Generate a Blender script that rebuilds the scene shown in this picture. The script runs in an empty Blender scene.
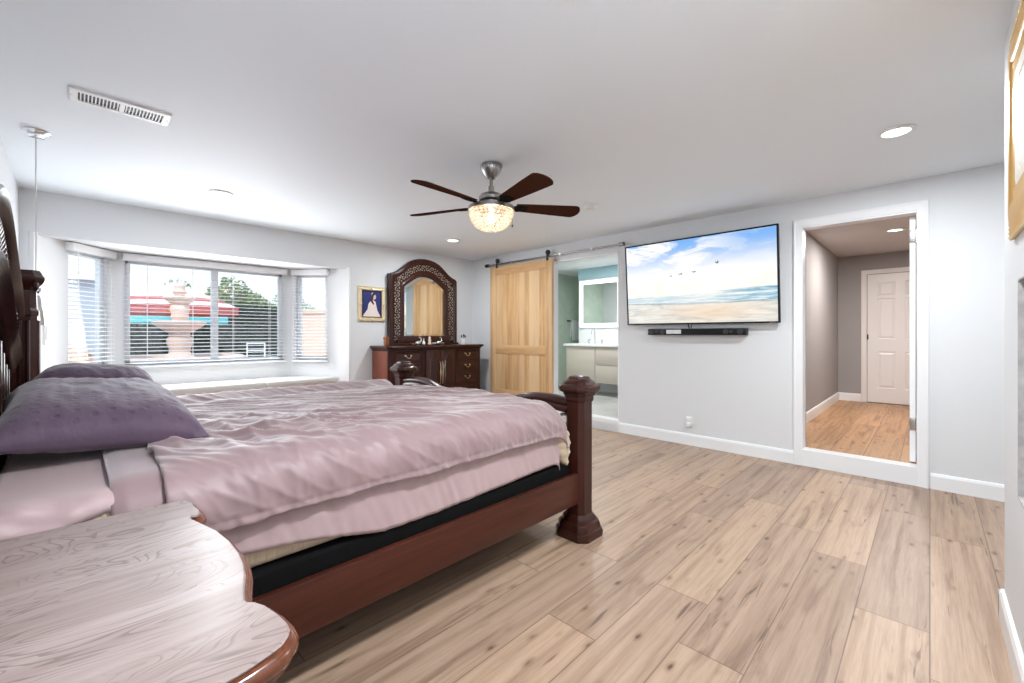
import bpy, bmesh, math, random
from mathutils import Vector, Matrix, noise
random.seed(7)
PI = math.pi
SC = bpy.context.scene
COL = SC.collection
# ------------------------------------------------------------------ camera
YAW = math.radians(44.28)
cam_d = bpy.data.cameras.new('camera')
cam = bpy.data.objects.new('camera', cam_d)
COL.objects.link(cam)
cam.location = (5.494, -4.685, 1.208)
cam.rotation_euler = (PI / 2, 0, YAW)
cam_d.sensor_width = 36.0
cam_d.lens = 36.0 * 428.6 / 1024.0
cam_d.shift_y = -7.7 / 1024.0
cam_d.clip_start = 0.02
cam_d.clip_end = 200
SC.camera = cam
# ------------------------------------------------------------------ world, sun, exposure
SC.view_settings.view_transform = 'Standard'
SC.view_settings.look = 'None'
SC.view_settings.exposure = 0.58
SC.view_settings.gamma = 1.0
SC.view_settings.use_curve_mapping = False
W = bpy.data.worlds.new('sky')
SC.world = W
W.use_nodes = True
wn = W.node_tree
wn.nodes.clear()
w_out = wn.nodes.new('ShaderNodeOutputWorld')
w_bg = wn.nodes.new('ShaderNodeBackground')
w_tc = wn.nodes.new('ShaderNodeTexCoord')
w_sep = wn.nodes.new('ShaderNodeSeparateXYZ')
w_rmp = wn.nodes.new('ShaderNodeValToRGB')
w_rmp.color_ramp.elements[0].position = 0.0
w_rmp.color_ramp.elements[0].color = (0.88, 0.94, 1.0, 1)
w_rmp.color_ramp.elements[1].position = 0.45
w_rmp.color_ramp.elements[1].color = (0.55, 0.75, 1.0, 1)
wn.links.new(w_tc.outputs['Generated'], w_sep.inputs[0])
wn.links.new(w_sep.outputs['Z'], w_rmp.inputs[0])
wn.links.new(w_rmp.outputs[0], w_bg.inputs[0])
w_bg.inputs[1].default_value = 1.1
wn.links.new(w_bg.outputs[0], w_out.inputs[0])


def lamp(name, kind, loc, energy, color=(1, 1, 1), rot=(0, 0, 0), **kw):
    d = bpy.data.lights.new(name, kind)
    d.energy = energy
    d.color = color
    for k, v in kw.items():
        setattr(d, k, v)
    o = bpy.data.objects.new(name, d)
    COL.objects.link(o)
    o.location = loc
    o.rotation_euler = rot
    return o


lamp('sun', 'SUN', (6, -3, 12), 2.4, (1.0, 0.95, 0.88), (math.radians(24), math.radians(34), 0), angle=0.02)
CEIL_LIGHTS = [(1.053, -3.778), (1.009, -1.196), (5.346, -1.192), (5.2, -3.778)]
DOWN_W = (8.0, 16.0, 28.0, 37.0)
for (lx, ly), lw_ in zip(CEIL_LIGHTS, DOWN_W):
    lamp('downlight_beam', 'AREA', (lx, ly, 2.425), lw_, (0.92, 0.97, 1.0), shape='DISK', size=0.13)
# area lamps added inside the blinds, standing in for bay window daylight
DAY = (0.93, 0.965, 1.0)
lamp('daylight', 'AREA', (-0.06, -3.53, 1.36), 9.0, DAY, (0, math.radians(-86), 0), shape='RECTANGLE', size=1.25, size_y=2.5)
lamp('daylight_in_bay', 'AREA', (-0.47, -3.53, 1.40), 26.0, DAY, (0, math.radians(-84), 0), shape='RECTANGLE', size=1.05, size_y=1.45)
lamp('fan_bulb', 'POINT', (3.2, -2.55, 2.045), 4.0, (1.0, 0.80, 0.54), shadow_soft_size=0.04)
lamp('hall_downlight_beam', 'AREA', (5.2, 2.1, 2.425), 36.0, (1.0, 0.93, 0.87), shape='DISK', size=0.13)
lamp('bath_downlight_beam', 'AREA', (1.6, 1.0, 2.42), 24.0, (1.0, 0.99, 0.97), shape='DISK', size=0.3)
# ------------------------------------------------------------------ helpers


class MB:
    def __init__(self):
        self.bm = bmesh.new()
        self.M = Matrix.Identity(4)

    def _merge(self, t, mi=0):
        for f in t.faces:
            f.material_index = mi
        t.transform(self.M)
        me = bpy.data.meshes.new('tmp')
        t.to_mesh(me)
        t.free()
        self.bm.from_mesh(me)
        bpy.data.meshes.remove(me)
        return self

    def box(self, x0, x1, y0, y1, z0, z1, bev=0.0, seg=2, mi=0):
        t = bmesh.new()
        bmesh.ops.create_cube(t, size=1.0)
        for v in t.verts:
            v.co = Vector((x0 + (v.co.x + .5) * (x1 - x0), y0 + (v.co.y + .5) * (y1 - y0), z0 + (v.co.z + .5) * (z1 - z0)))
        if x1 < x0 or y1 < y0 or z1 < z0:
            bmesh.ops.recalc_face_normals(t, faces=t.faces)
        if bev > 0:
            bmesh.ops.bevel(t, geom=list(t.edges), offset=bev, segments=seg, affect='EDGES', profile=0.5)
        return self._merge(t, mi)

    def loft(self, rings, cap0=True, cap1=True, closed=True, mi=0):
        t = bmesh.new()
        R = [[t.verts.new(p) for p in r] for r in rings]
        n = len(R[0])
        for a, b in zip(R[:-1], R[1:]):
            for i in range(n if closed else n - 1):
                j = (i + 1) % n
                try:
                    t.faces.new((a[i], a[j], b[j], b[i]))
                except ValueError:
                    pass
        if cap0:
            t.faces.new(list(reversed(R[0])))
        if cap1:
            t.faces.new(R[-1])
        bmesh.ops.remove_doubles(t, verts=t.verts, dist=1e-6)
        bmesh.ops.recalc_face_normals(t, faces=t.faces)
        return self._merge(t, mi)

    def prism(self, poly, z0, z1, mi=0):
        return self.loft([[(x, y, z0) for x, y in poly], [(x, y, z1) for x, y in poly]], mi=mi)

    def lathe(self, prof, c=(0, 0, 0), n=24, mi=0, cap=True):
        rings = []
        for r, z in prof:
            r = max(r, 1e-4)
            rings.append([(c[0] + r * math.cos(2 * PI * k / n), c[1] + r * math.sin(2 * PI * k / n), c[2] + z) for k in range(n)])
        return self.loft(rings, cap0=cap, cap1=cap, mi=mi)

    def csq(self, cx, cy, stack, mi=0):
        """stacked chamfered squares: (z, half width, chamfer)"""
        rings = []
        for z, h, c in stack:
            rings.append([(cx + a, cy + b, z) for a, b in ((h, -h + c), (h, h - c), (h - c, h), (-h + c, h), (-h, h - c), (-h, -h + c), (-h + c, -h), (h - c, -h))])
        return self.loft(rings, mi=mi)

    def tube(self, path, r, n=8, mi=0, caps=True):
        path = [Vector(p) for p in path]
        rings = []
        ref = Vector((0, 0, 1))
        for i, p in enumerate(path):
            a = path[max(i - 1, 0)]
            b = path[min(i + 1, len(path) - 1)]
            t = (b - a).normalized()
            if abs(t.dot(ref)) > 0.95:
                ref = Vector((1, 0, 0)) if abs(t.x) < .9 else Vector((0, 1, 0))
            u = t.cross(ref).normalized()
            v = t.cross(u)
            ref = u.cross(t).normalized() if u.cross(t).length > 0 else ref
            rr = r[i] if isinstance(r, (list, tuple)) else r
            rings.append([p + (u * math.cos(2 * PI * k / n) + v * math.sin(2 * PI * k / n)) * rr for k in range(n)])
        return self.loft(rings, cap0=caps, cap1=caps, mi=mi)

    def sweep(self, path, prof, axis, closed=False, mi=0):
        """profile (a,b): a along the in-plane normal (axis x tangent), b along axis"""
        path = [Vector(p) for p in path]
        axis = Vector(axis).normalized()
        rings = []
        n = len(path)
        for i, p in enumerate(path):
            if closed:
                t0 = (p - path[i - 1]).normalized()
                t1 = (path[(i + 1) % n] - p).normalized()
            else:
                t0 = (p - path[i - 1]).normalized() if i > 0 else None
                t1 = (path[i + 1] - p).normalized() if i < n - 1 else None
                t0 = t0 or t1
                t1 = t1 or t0
            n0 = axis.cross(t0).normalized()
            n1 = axis.cross(t1).normalized()
            m = (n0 + n1)
            m = m / max(m.length_squared, 1e-6) * 2
            rings.append([p + m * a + axis * b for a, b in prof])
        if closed:
            rings.append(rings[0])
        return self.loft(rings, cap0=not closed, cap1=not closed, mi=mi)

    def sph(self, c, r, seg=12, mi=0):
        if not isinstance(r, (tuple, list)):
            r = (r, r, r)
        t = bmesh.new()
        bmesh.ops.create_uvsphere(t, u_segments=seg, v_segments=max(seg // 2, 4), radius=1)
        for v in t.verts:
            v.co = Vector((c[0] + v.co.x * r[0], c[1] + v.co.y * r[1], c[2] + v.co.z * r[2]))
        return self._merge(t, mi)

    def ico(self, c, r, sub=1, mi=0):
        if not isinstance(r, (tuple, list)):
            r = (r, r, r)
        t = bmesh.new()
        bmesh.ops.create_icosphere(t, subdivisions=sub, radius=1)
        for v in t.verts:
            v.co = Vector((c[0] + v.co.x * r[0], c[1] + v.co.y * r[1], c[2] + v.co.z * r[2]))
        return self._merge(t, mi)

    def cyl(self, p0, p1, r, n=16, mi=0):
        return self.tube([p0, p1], r, n, mi)

    def poly(self, pts, mi=0):
        t = bmesh.new()
        t.faces.new([t.verts.new(p) for p in pts])
        return self._merge(t, mi)

    def build(self, name, mats, parent=None, smooth=35, center=True):
        me = bpy.data.meshes.new(name)
        bm = self.bm
        if center and bm.verts:
            xs = [v.co.x for v in bm.verts]
            ys = [v.co.y for v in bm.verts]
            zs = [v.co.z for v in bm.verts]
            base = Vector(((min(xs) + max(xs)) / 2, (min(ys) + max(ys)) / 2, min(zs)))
        else:
            base = Vector((0, 0, 0))
        for v in bm.verts:
            v.co -= base
        bm.to_mesh(me)
        bm.free()
        for m in (mats if isinstance(mats, (list, tuple)) else [mats]):
            me.materials.append(m)
        if smooth:
            for p in me.polygons:
                p.use_smooth = True
            me.set_sharp_from_angle(angle=math.radians(smooth))
        o = bpy.data.objects.new(name, me)
        COL.objects.link(o)
        WPOS[o.name] = base.copy()
        if parent is not None:
            o.parent = parent
            o.location = base - WPOS[parent.name]
        else:
            o.location = base
        return o


WPOS = {}


def tag(o, label, cat, group=None, kind=None):
    o['label'] = label
    o['category'] = cat
    if group:
        o['group'] = group
    if kind:
        o['kind'] = kind
    return o


def thing(name, loc, label, cat, group=None):
    o = bpy.data.objects.new(name, None)
    o.empty_display_size = 0.1
    COL.objects.link(o)
    o.location = loc
    WPOS[o.name] = Vector(loc)
    return tag(o, label, cat, group)


def struct(o, label=None):
    o['kind'] = 'structure'
    if label:
        o['label'] = label
    return o


def frame_m(origin, u, n):
    """local x = u, local y = n (both horizontal), local z up"""
    u = Vector(u).normalized()
    n = Vector(n).normalized()
    return Matrix(((u.x, n.x, 0, origin[0]), (u.y, n.y, 0, origin[1]), (u.z, n.z, 1, origin[2]), (0, 0, 0, 1)))


def facing(o, x, y, z):
    """matrix whose local axes point along the world vectors x, y, z from o"""
    return Matrix(((x[0], y[0], z[0], o[0]), (x[1], y[1], z[1], o[1]), (x[2], y[2], z[2], o[2]), (0, 0, 0, 1)))


# ------------------------------------------------------------------ materials
def srgb(r, g, b):
    f = lambda c: ((c / 255 + .055) / 1.055) ** 2.4 if c > 10 else c / 255 / 12.92
    return (f(r), f(g), f(b), 1)


def mat(name, col, rough=0.5, metal=0.0, coat=0.0, emit=None, es=0.0, sheen=0.0, spec=0.5):
    m = bpy.data.materials.new(name)
    m.use_nodes = True
    b = m.node_tree.nodes['Principled BSDF']
    b.inputs['Base Color'].default_value = col if len(col) == 4 else (*col, 1)
    b.inputs['Roughness'].default_value = rough
    b.inputs['Metallic'].default_value = metal
    b.inputs['Coat Weight'].default_value = coat
    b.inputs['Coat Roughness'].default_value = 0.12
    b.inputs['Specular IOR Level'].default_value = spec
    b.inputs['Sheen Weight'].default_value = sheen
    if emit:
        b.inputs['Emission Color'].default_value = (*emit[:3], 1)
        b.inputs['Emission Strength'].default_value = es
    return m


class NT:
    def __init__(self, m):
        self.t = m.node_tree
        self.b = self.t.nodes.get('Principled BSDF')

    def node(self, ty, **kw):
        n = self.t.nodes.new('ShaderNode' + ty)
        for k, v in kw.items():
            setattr(n, k, v)
        return n

    def set(self, n, i, v):
        if hasattr(v, 'is_output') or isinstance(v, bpy.types.NodeSocket):
            self.t.links.new(v, n.inputs[i])
        else:
            n.inputs[i].default_value = v

    def math(self, op, a, b=0.0, c=None, clamp=False):
        n = self.node('Math', operation=op, use_clamp=clamp)
        self.set(n, 0, a)
        self.set(n, 1, b)
        if c is not None:
            self.set(n, 2, c)
        return n.outputs[0]

    def step(self, x, a, b, lo=0.0, hi=1.0):
        n = self.node('MapRange', interpolation_type='SMOOTHSTEP')
        self.set(n, 0, x)
        self.set(n, 1, a)
        self.set(n, 2, b)
        self.set(n, 3, lo)
        self.set(n, 4, hi)
        return n.outputs[0]

    def mix(self, f, a, b, mode='MIX'):
        n = self.node('Mix', data_type='RGBA', blend_type=mode)
        self.set(n, 0, f)
        self.set(n, 6, a)
        self.set(n, 7, b)
        return n.outputs[2]

    def ramp(self, f, stops):
        n = self.node('ValToRGB')
        e = n.color_ramp.elements
        while len(e) < len(stops):
            e.new(0.5)
        for k, (p, c) in enumerate(stops):
            e[k].position = p
            e[k].color = c
        self.set(n, 0, f)
        return n.outputs[0]

    def vec(self, x, y, z):
        n = self.node('CombineXYZ')
        self.set(n, 0, x)
        self.set(n, 1, y)
        self.set(n, 2, z)
        return n.outputs[0]

    def sep(self, v):
        n = self.node('SeparateXYZ')
        self.set(n, 0, v)
        return n.outputs

    def noise(self, v, scale=1.0, detail=4.0, rough=0.5, dist=0.0):
        n = self.node('TexNoise')
        self.set(n, 'Vector', v)
        n.inputs['Scale'].default_value = scale
        n.inputs['Detail'].default_value = detail
        n.inputs['Roughness'].default_value = rough
        n.inputs['Distortion'].default_value = dist
        return n.outputs[0]

    def white(self, v, dims='2D'):
        n = self.node('TexWhiteNoise', noise_dimensions=dims)
        if dims == '1D':
            self.set(n, 'W', v)
        else:
            self.set(n, 'Vector', v)
        return n.outputs

    def scale(self, v, s):
        n = self.node('Mapping')
        self.set(n, 0, v)
        n.inputs['Scale'].default_value = s
        return n.outputs[0]

    def obj(self):
        return self.node('TexCoord').outputs['Object']

    def pos(self):
        return self.node('NewGeometry').outputs['Position']

    def bump(self, h, strength=0.2, dist=0.01):
        n = self.node('Bump')
        n.inputs['Strength'].default_value = strength
        n.inputs['Distance'].default_value = dist
        self.set(n, 'Height', h)
        self.t.links.new(n.outputs[0], self.b.inputs['Normal'])

    def base(self, c):
        self.set(self.b, 'Base Color', c)


def wood(name, c1, c2, rough=0.35, axis=1, scale=1.0, coat=0.0, fig=1.0, board=None, c3=None, spec=0.22):
    m = mat(name, c1, rough, coat=coat, spec=spec)
    n = NT(m)
    o = n.obj()
    s = [16 * scale] * 3
    s[axis] = 1.1 * scale
    g = n.noise(n.scale(o, s), 1.0, 6, 0.6, 0.6)
    s2 = [90 * scale] * 3
    s2[axis] = 4 * scale
    f = n.noise(n.scale(o, s2), 1.0, 3, 0.6)
    v = n.math('ADD', n.math('MULTIPLY', g, 0.75 * fig), n.math('MULTIPLY', f, 0.3))
    c = n.ramp(v, [(0.32, c1), (0.72, c2)])
    if board:
        ax, w = board
        k = n.white(n.math('FLOOR', n.math('DIVIDE', n.sep(o)[ax], w)), '1D')[0]
        c = n.mix(n.math('MULTIPLY', k, 0.75), c, c3 or c2)
    n.base(c)
    n.bump(f, 0.08, 0.002)
    return m


def paint(name, c, rough=0.6):
    m = mat(name, c, rough, spec=0.3)
    n = NT(m)
    n.bump(n.noise(n.pos(), 180, 2), 0.05, 0.001)
    return m


M_wall = paint('wall_paint', (0.74, 0.755, 0.775))
M_ceil = paint('ceiling_paint', (0.87, 0.93, 0.985))
M_trim = mat('trim_white', (0.87, 0.88, 0.90), 0.35)
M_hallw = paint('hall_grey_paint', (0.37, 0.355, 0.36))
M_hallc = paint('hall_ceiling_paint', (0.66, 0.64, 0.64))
M_door = mat('door_white', (0.84, 0.82, 0.82), 0.4)
M_mah = wood('mahogany', (0.020, 0.0055, 0.004, 1), (0.055, 0.014, 0.009, 1), 0.30, 2, 1.0, 0.35)
M_mahx = wood('mahogany_along_x', (0.020, 0.0055, 0.004, 1), (0.055, 0.014, 0.009, 1), 0.30, 0, 1.0, 0.35)
M_mahy = wood('mahogany_along_y', (0.030, 0.0078, 0.0045, 1), (0.094, 0.025, 0.0145, 1), 0.36, 1, 1.0, 0.1)
M_redend = wood('red_cherry', (0.12, 0.028, 0.014, 1), (0.25, 0.068, 0.036, 1), 0.32, 2, 1.0, 0.3)
M_nstop = wood('nightstand_top_wood', (0.19, 0.13, 0.118, 1), (0.36, 0.285, 0.268, 1), 0.36, 1, 0.8, 0.6, 1.0)  # base colour lightened to stand in for bright reflection on the dark wood
n_ = NT(M_nstop)
o_ = n_.obj()
lk_ = n_.b.inputs['Base Color'].links[0].from_socket
rg_ = n_.math('FRACT', n_.math('MULTIPLY', n_.noise(n_.scale(o_, (6.0, 2.6, 1.0)), 1.0, 3, 0.5, 0.9), 24.0))
ln_ = n_.math('MULTIPLY', n_.step(rg_, 0.62, 0.92), n_.step(n_.noise(n_.scale(o_, (9, 4, 1)), 1.0, 3), 0.36, 0.6))
n_.base(n_.mix(n_.math('MULTIPLY', ln_, 0.6), lk_, (0.10, 0.062, 0.055, 1)))
for b_ in [M_nstop.node_tree.nodes['Principled BSDF']]:
    b_.inputs['IOR'].default_value = 1.6
    b_.inputs['Coat IOR'].default_value = 1.6
    b_.inputs['Coat Roughness'].default_value = 0.27
M_nsedge = wood('nightstand_edge_wood', (0.07, 0.020, 0.010, 1), (0.18, 0.058, 0.026, 1), 0.22, 0, 1.0, 0.5)
M_pine = wood('barn_door_wood', srgb(176, 130, 84), srgb(222, 182, 134), 0.55, 2, 1.2, 0.0, 1.0, (0, 0.097), srgb(232, 202, 162))
M_pinex = wood('barn_door_rail_wood', srgb(186, 142, 94), srgb(222, 184, 138), 0.55, 0, 1.2)
M_seatwood = wood('seat_edge_wood', srgb(120, 70, 40), srgb(160, 100, 62), 0.4, 1)
M_steel = mat('brushed_steel', (0.55, 0.54, 0.53), 0.28, 1.0)
M_nickel = mat('brushed_nickel', (0.34, 0.33, 0.32), 0.3, 1.0)
M_dark = mat('dark_iron', (0.022, 0.022, 0.025), 0.6, 0.0, spec=0.3)
M_brass = mat('antique_brass', (0.72, 0.62, 0.45), 0.3, 1.0)
M_inlay = mat('tarnished_silver_inlay', (0.40, 0.355, 0.30), 0.40, 0.35)
M_mirror = mat('mirror_silver', (0.86, 0.88, 0.87), 0.02, 1.0)
M_black = mat('black_plastic', (0.008, 0.008, 0.009), 0.4, spec=0.25)
M_blackcloth = mat('black_cloth', (0.005, 0.005, 0.0055), 0.9, spec=0.1)
M_chrome = mat('chrome', (0.75, 0.76, 0.78), 0.12, 1.0)
M_iron = mat('pewter_scroll', (0.45, 0.45, 0.45), 0.35, 0.9)
M_blind = mat('blind_white', (0.86, 0.86, 0.87), 0.45)
M_cushion = mat('cushion_leatherette', (0.64, 0.63, 0.60), 0.55)
M_plaster = mat('white_plastic', (0.85, 0.85, 0.85), 0.4)
M_lens = mat('downlight_lens', (0.9, 0.9, 0.9), 0.5, emit=(1.0, 0.97, 0.93), es=2.5)
M_pillow = None


def glass_mat(name, tint=(0.96, 0.98, 0.98), gloss=0.06):
    m = bpy.data.materials.new(name)
    m.use_nodes = True
    t = m.node_tree
    t.nodes.clear()
    o = t.nodes.new('ShaderNodeOutputMaterial')
    mx = t.nodes.new('ShaderNodeMixShader')
    a = t.nodes.new('ShaderNodeBsdfTransparent')
    a.inputs[0].default_value = (*tint, 1)
    g = t.nodes.new('ShaderNodeBsdfGlossy')
    g.inputs['Roughness'].default_value = 0.02
    mx.inputs[0].default_value = gloss
    t.links.new(a.outputs[0], mx.inputs[1])
    t.links.new(g.outputs[0], mx.inputs[2])
    t.links.new(mx.outputs[0], o.inputs[0])
    return m


M_glass = glass_mat('window_glass')


def floor_mat(name, W0, x0, L, tones, warm=1.0):
    m = mat(name, (0.5, 0.4, 0.3), 0.42)
    n = NT(m)
    p = n.sep(n.pos())
    rc = n.math('DIVIDE', n.math('SUBTRACT', p[0], x0), W0)
    row = n.math('FLOOR', rc)
    r1 = n.white(row, '1D')[0]
    yc = n.math('ADD', n.math('DIVIDE', p[1], L), n.math('MULTIPLY', r1, 7.0))
    colm = n.math('FLOOR', yc)
    wid = n.white(n.vec(row, colm, 0.0), '2D')
    idv, idc = wid[0], wid[1]
    base = n.ramp(idv, tones)
    off = n.math('MULTIPLY', idv, 37.0)
    gv = n.vec(n.math('ADD', n.math('MULTIPLY', p[0], 30.0), off), n.math('MULTIPLY', p[1], 0.9), off)
    g = n.noise(gv, 1.0, 5, 0.55, 0.35)
    fv = n.vec(n.math('ADD', n.math('MULTIPLY', p[0], 160.0), off), n.math('MULTIPLY', p[1], 6.0), off)
    fg = n.noise(fv, 1.0, 3, 0.6)
    c = n.mix(n.step(g, 0.40, 0.75, 0.0, 0.55), base, n.mix(1.0, base, srgb(178, 160, 150), 'MULTIPLY'))
    c = n.mix(n.step(fg, 0.35, 0.75, 0.0, 0.35), c, n.mix(1.0, c, srgb(200, 185, 172), 'MULTIPLY'))
    # broad grey-brown streaks
    sv = n.vec(n.math('ADD', n.math('MULTIPLY', p[0], 9.0), off), n.math('MULTIPLY', p[1], 0.9), off)
    st = n.noise(sv, 1.0, 4, 0.6, 1.0)
    c = n.mix(n.step(st, 0.52, 0.74, 0.0, 0.62), c, n.mix(1.0, c, srgb(150, 128, 118), 'MULTIPLY'))
    # knots and cracks
    kv = n.vec(n.math('ADD', n.math('MULTIPLY', p[0], 3.0), off), n.math('MULTIPLY', p[1], 1.25), off)
    wob = n.noise(n.vec(n.math('MULTIPLY', p[0], 26.0), n.math('MULTIPLY', p[1], 9.0), 0.0), 1.0, 4)
    vo = n.node('TexVoronoi')
    n.set(vo, 'Vector', kv)
    kd = n.math('ADD', vo.outputs['Distance'], n.math('MULTIPLY', n.math('SUBTRACT', wob, 0.5), 0.26))
    kr = n.sep(vo.outputs['Color'])[0]
    on = n.step(kr, 0.50, 0.54)
    halo = n.math('MULTIPLY', n.step(kd, 0.30, 0.04), on)
    core = n.math('MULTIPLY', n.step(kd, 0.13, 0.02), on)
    c = n.mix(n.math('MULTIPLY', halo, 0.55), c, n.mix(1.0, c, srgb(150, 118, 100), 'MULTIPLY'))
    c = n.mix(n.math('MULTIPLY', core, 0.85), c, srgb(66, 48, 40))
    cv = n.vec(n.math('ADD', n.math('MULTIPLY', p[0], 42.0), off), n.math('MULTIPLY', p[1], 2.2), off)
    cr = n.noise(cv, 1.0, 2, 0.5, 1.2)
    crm = n.math('MULTIPLY', n.step(cr, 0.645, 0.70), n.step(st, 0.45, 0.6))
    c = n.mix(n.math('MULTIPLY', crm, 0.75), c, srgb(84, 62, 52))
    # seams
    fx = n.math('FRACT', rc)
    dx = n.math('MINIMUM', fx, n.math('SUBTRACT', 1.0, fx))
    fy = n.math('FRACT', yc)
    dy = n.math('MINIMUM', fy, n.math('SUBTRACT', 1.0, fy))
    sx = n.step(dx, 0.0042 / W0, 0.0)
    sy = n.step(dy, 0.0042 / L, 0.0)
    sm = n.math('MAXIMUM', sx, sy)
    c = n.mix(n.math('MULTIPLY', sm, 0.8), c, srgb(96, 74, 62))
    n.base(c)
    n.bump(n.math('SUBTRACT', n.math('MULTIPLY', fg, 0.3), sm), 0.15, 0.002)
    return m


M_floor = floor_mat('oak_plank_floor', 0.236, 0.066, 1.5,
                    [(0.0, srgb(174, 147, 125)), (0.35, srgb(184, 158, 136)), (0.7, srgb(162, 138, 120)), (1.0, srgb(190, 163, 138))])
M_hallfloor = floor_mat('hall_oak_floor', 0.236, 0.12, 1.8,
                        [(0.0, srgb(192, 150, 112)), (0.5, srgb(206, 164, 124)), (1.0, srgb(182, 142, 106))])


def cloth(name, c, rough=0.55, sheen=0.3, dots=None, weave=900):
    m = mat(name, c, rough, sheen=sheen)
    n = NT(m)
    o = n.obj()
    lo = n.noise(n.scale(o, (3, 3, 3)), 1.0, 4)
    cc = c if len(c) == 4 else (*c, 1)
    col = n.mix(n.step(lo, 0.35, 0.7, 0.0, 0.35), cc, n.mix(1.0, cc, (0.78, 0.76, 0.80, 1), 'MULTIPLY'))
    n.base(col)
    n.bump(n.noise(o, weave, 2), 0.12, 0.0015)
    return m


M_duvet = cloth('mauve_satin_cotton', srgb(148, 123, 125), 0.46, 0.6)
M_sheet = cloth('pale_pink_cotton', srgb(178, 154, 155), 0.5, 0.25)
M_pad = cloth('beige_pad', srgb(206, 188, 162), 0.7, 0.2)
n_ = NT(M_pad)
n_.bump(n_.noise(n_.scale(n_.obj(), (3, 42, 3)), 1.0, 2), 0.7, 0.012)


def pillow_mat():
    m = mat('plum_dotted_satin', srgb(90, 72, 92), 0.62, sheen=0.25, spec=0.3)
    n = NT(m)
    o = n.obj()
    u = n.sep(o)
    s = 0.044
    ax = n.math('DIVIDE', u[0], s)
    ay = n.math('DIVIDE', u[1], s)
    odd = n.math('MULTIPLY', n.math('MODULO', n.math('ABSOLUTE', n.math('FLOOR', ay)), 2.0), 0.5)
    fx = n.math('SUBTRACT', n.math('FRACT', n.math('ADD', ax, odd)), 0.5)
    fy = n.math('SUBTRACT', n.math('FRACT', ay), 0.5)
    d = n.math('SQRT', n.math('ADD', n.math('MULTIPLY', fx, fx), n.math('MULTIPLY', fy, fy)))
    nz = n.sep(n.node('TexCoord').outputs['Normal'])[2]
    dot = n.math('MULTIPLY', n.step(d, 0.24, 0.12), n.step(nz, 0.45, 0.75))
    lo = n.noise(n.scale(o, (4, 4, 4)), 1.0, 4)
    c = n.mix(n.step(lo, 0.35, 0.7, 0, 0.4), srgb(94, 75, 94), srgb(80, 64, 82))
    c = n.mix(n.math('MULTIPLY', dot, 0.4), c, srgb(64, 51, 68))
    n.base(c)
    n.bump(n.math('ADD', n.math('MULTIPLY', dot, -0.5), n.math('MULTIPLY', n.noise(o, 26, 5), 1.6)), 0.4, 0.006)
    return m


M_pillow = pillow_mat()
# ------------------------------------------------------------------ room shell
H = 2.44
RX = 7.2
YB = -5.0
b = MB()
b.box(0, RX, YB, 0, -0.1, 0)
struct(b.build('floor', M_floor, smooth=0))
b = MB()
b.box(-0.14, RX + .1, YB - .1, 0.14, H, H + 0.1)
struct(b.build('ceiling', M_ceil, smooth=0))

BAY_T, BAY_Y0, BAY_Y1, BX = 2.06, -4.89, -2.176, -0.58
b = MB()   # window wall
b.box(-0.12, 0, BAY_Y1, 0.12, 0, H)
b.box(-0.12, 0, YB - .1, BAY_Y0, 0, H)
b.box(-0.12, 0, BAY_Y0, BAY_Y1, BAY_T, H)
struct(b.build('wall_left', M_wall, smooth=0))

HX0, HX1, HZ0, HZ1 = 4.655, 5.42, 0.145, 2.19
TX0, TX1, TZ1 = 1.705, 2.76, 2.215
b = MB()   # television wall with the two openings
b.box(0, TX0, 0, 0.12, 0, H)
b.box(TX1, HX0, 0, 0.12, 0, H)
b.box(HX1, RX, 0, 0.12, 0, H)
b.box(TX0, TX1, 0, 0.12, TZ1, H)
b.box(HX0, HX1, 0, 0.12, HZ1, H)
b.box(TX0, TX1, 0, 0.12, 0, HZ0)
b.box(HX0, HX1, 0, 0.12, 0, HZ0)
struct(b.build('wall_back', M_wall, smooth=0))
b = MB()
b.box(0, RX, YB - .1, YB, 0, H)
struct(b.build('wall_front', M_wall, smooth=0))
b = MB()
b.box(RX, RX + .1, YB - .1, 0.12, 0, H)
struct(b.build('wall_far_right', M_wall, smooth=0))

# near wall on the right with a niche
NX, NYE = 5.72, -1.93
NY0, NY1, NZ0, NZ1 = -3.25, -2.33, 0.625, 1.402
b = MB()
b.box(NX, NX + 0.3, NY1, NYE, 0, H)
b.box(NX, NX + 0.3, YB, NY0, 0, H)
b.box(NX, NX + 0.3, NY0, NY1, 0, NZ0)
b.box(NX, NX + 0.3, NY0, NY1, NZ1, H)
struct(b.build('wall_right', M_wall, smooth=0))
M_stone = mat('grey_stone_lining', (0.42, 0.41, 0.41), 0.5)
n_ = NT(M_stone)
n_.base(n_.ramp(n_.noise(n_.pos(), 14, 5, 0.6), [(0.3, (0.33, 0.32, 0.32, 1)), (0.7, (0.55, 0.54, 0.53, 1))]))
b = MB()   # lining boards of the niche
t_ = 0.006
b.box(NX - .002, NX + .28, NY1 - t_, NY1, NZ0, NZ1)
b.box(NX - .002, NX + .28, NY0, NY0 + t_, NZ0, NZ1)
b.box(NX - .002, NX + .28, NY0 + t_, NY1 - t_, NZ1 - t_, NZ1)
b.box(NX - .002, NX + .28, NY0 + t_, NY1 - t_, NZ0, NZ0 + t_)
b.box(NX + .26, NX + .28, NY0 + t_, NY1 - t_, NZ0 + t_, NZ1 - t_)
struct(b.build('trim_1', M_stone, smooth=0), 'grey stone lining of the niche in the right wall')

BB = [(0.0, 0.0), (0.016, 0.0), (0.016, 0.10), (0.010, 0.118), (0.0, 0.122)]


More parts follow.
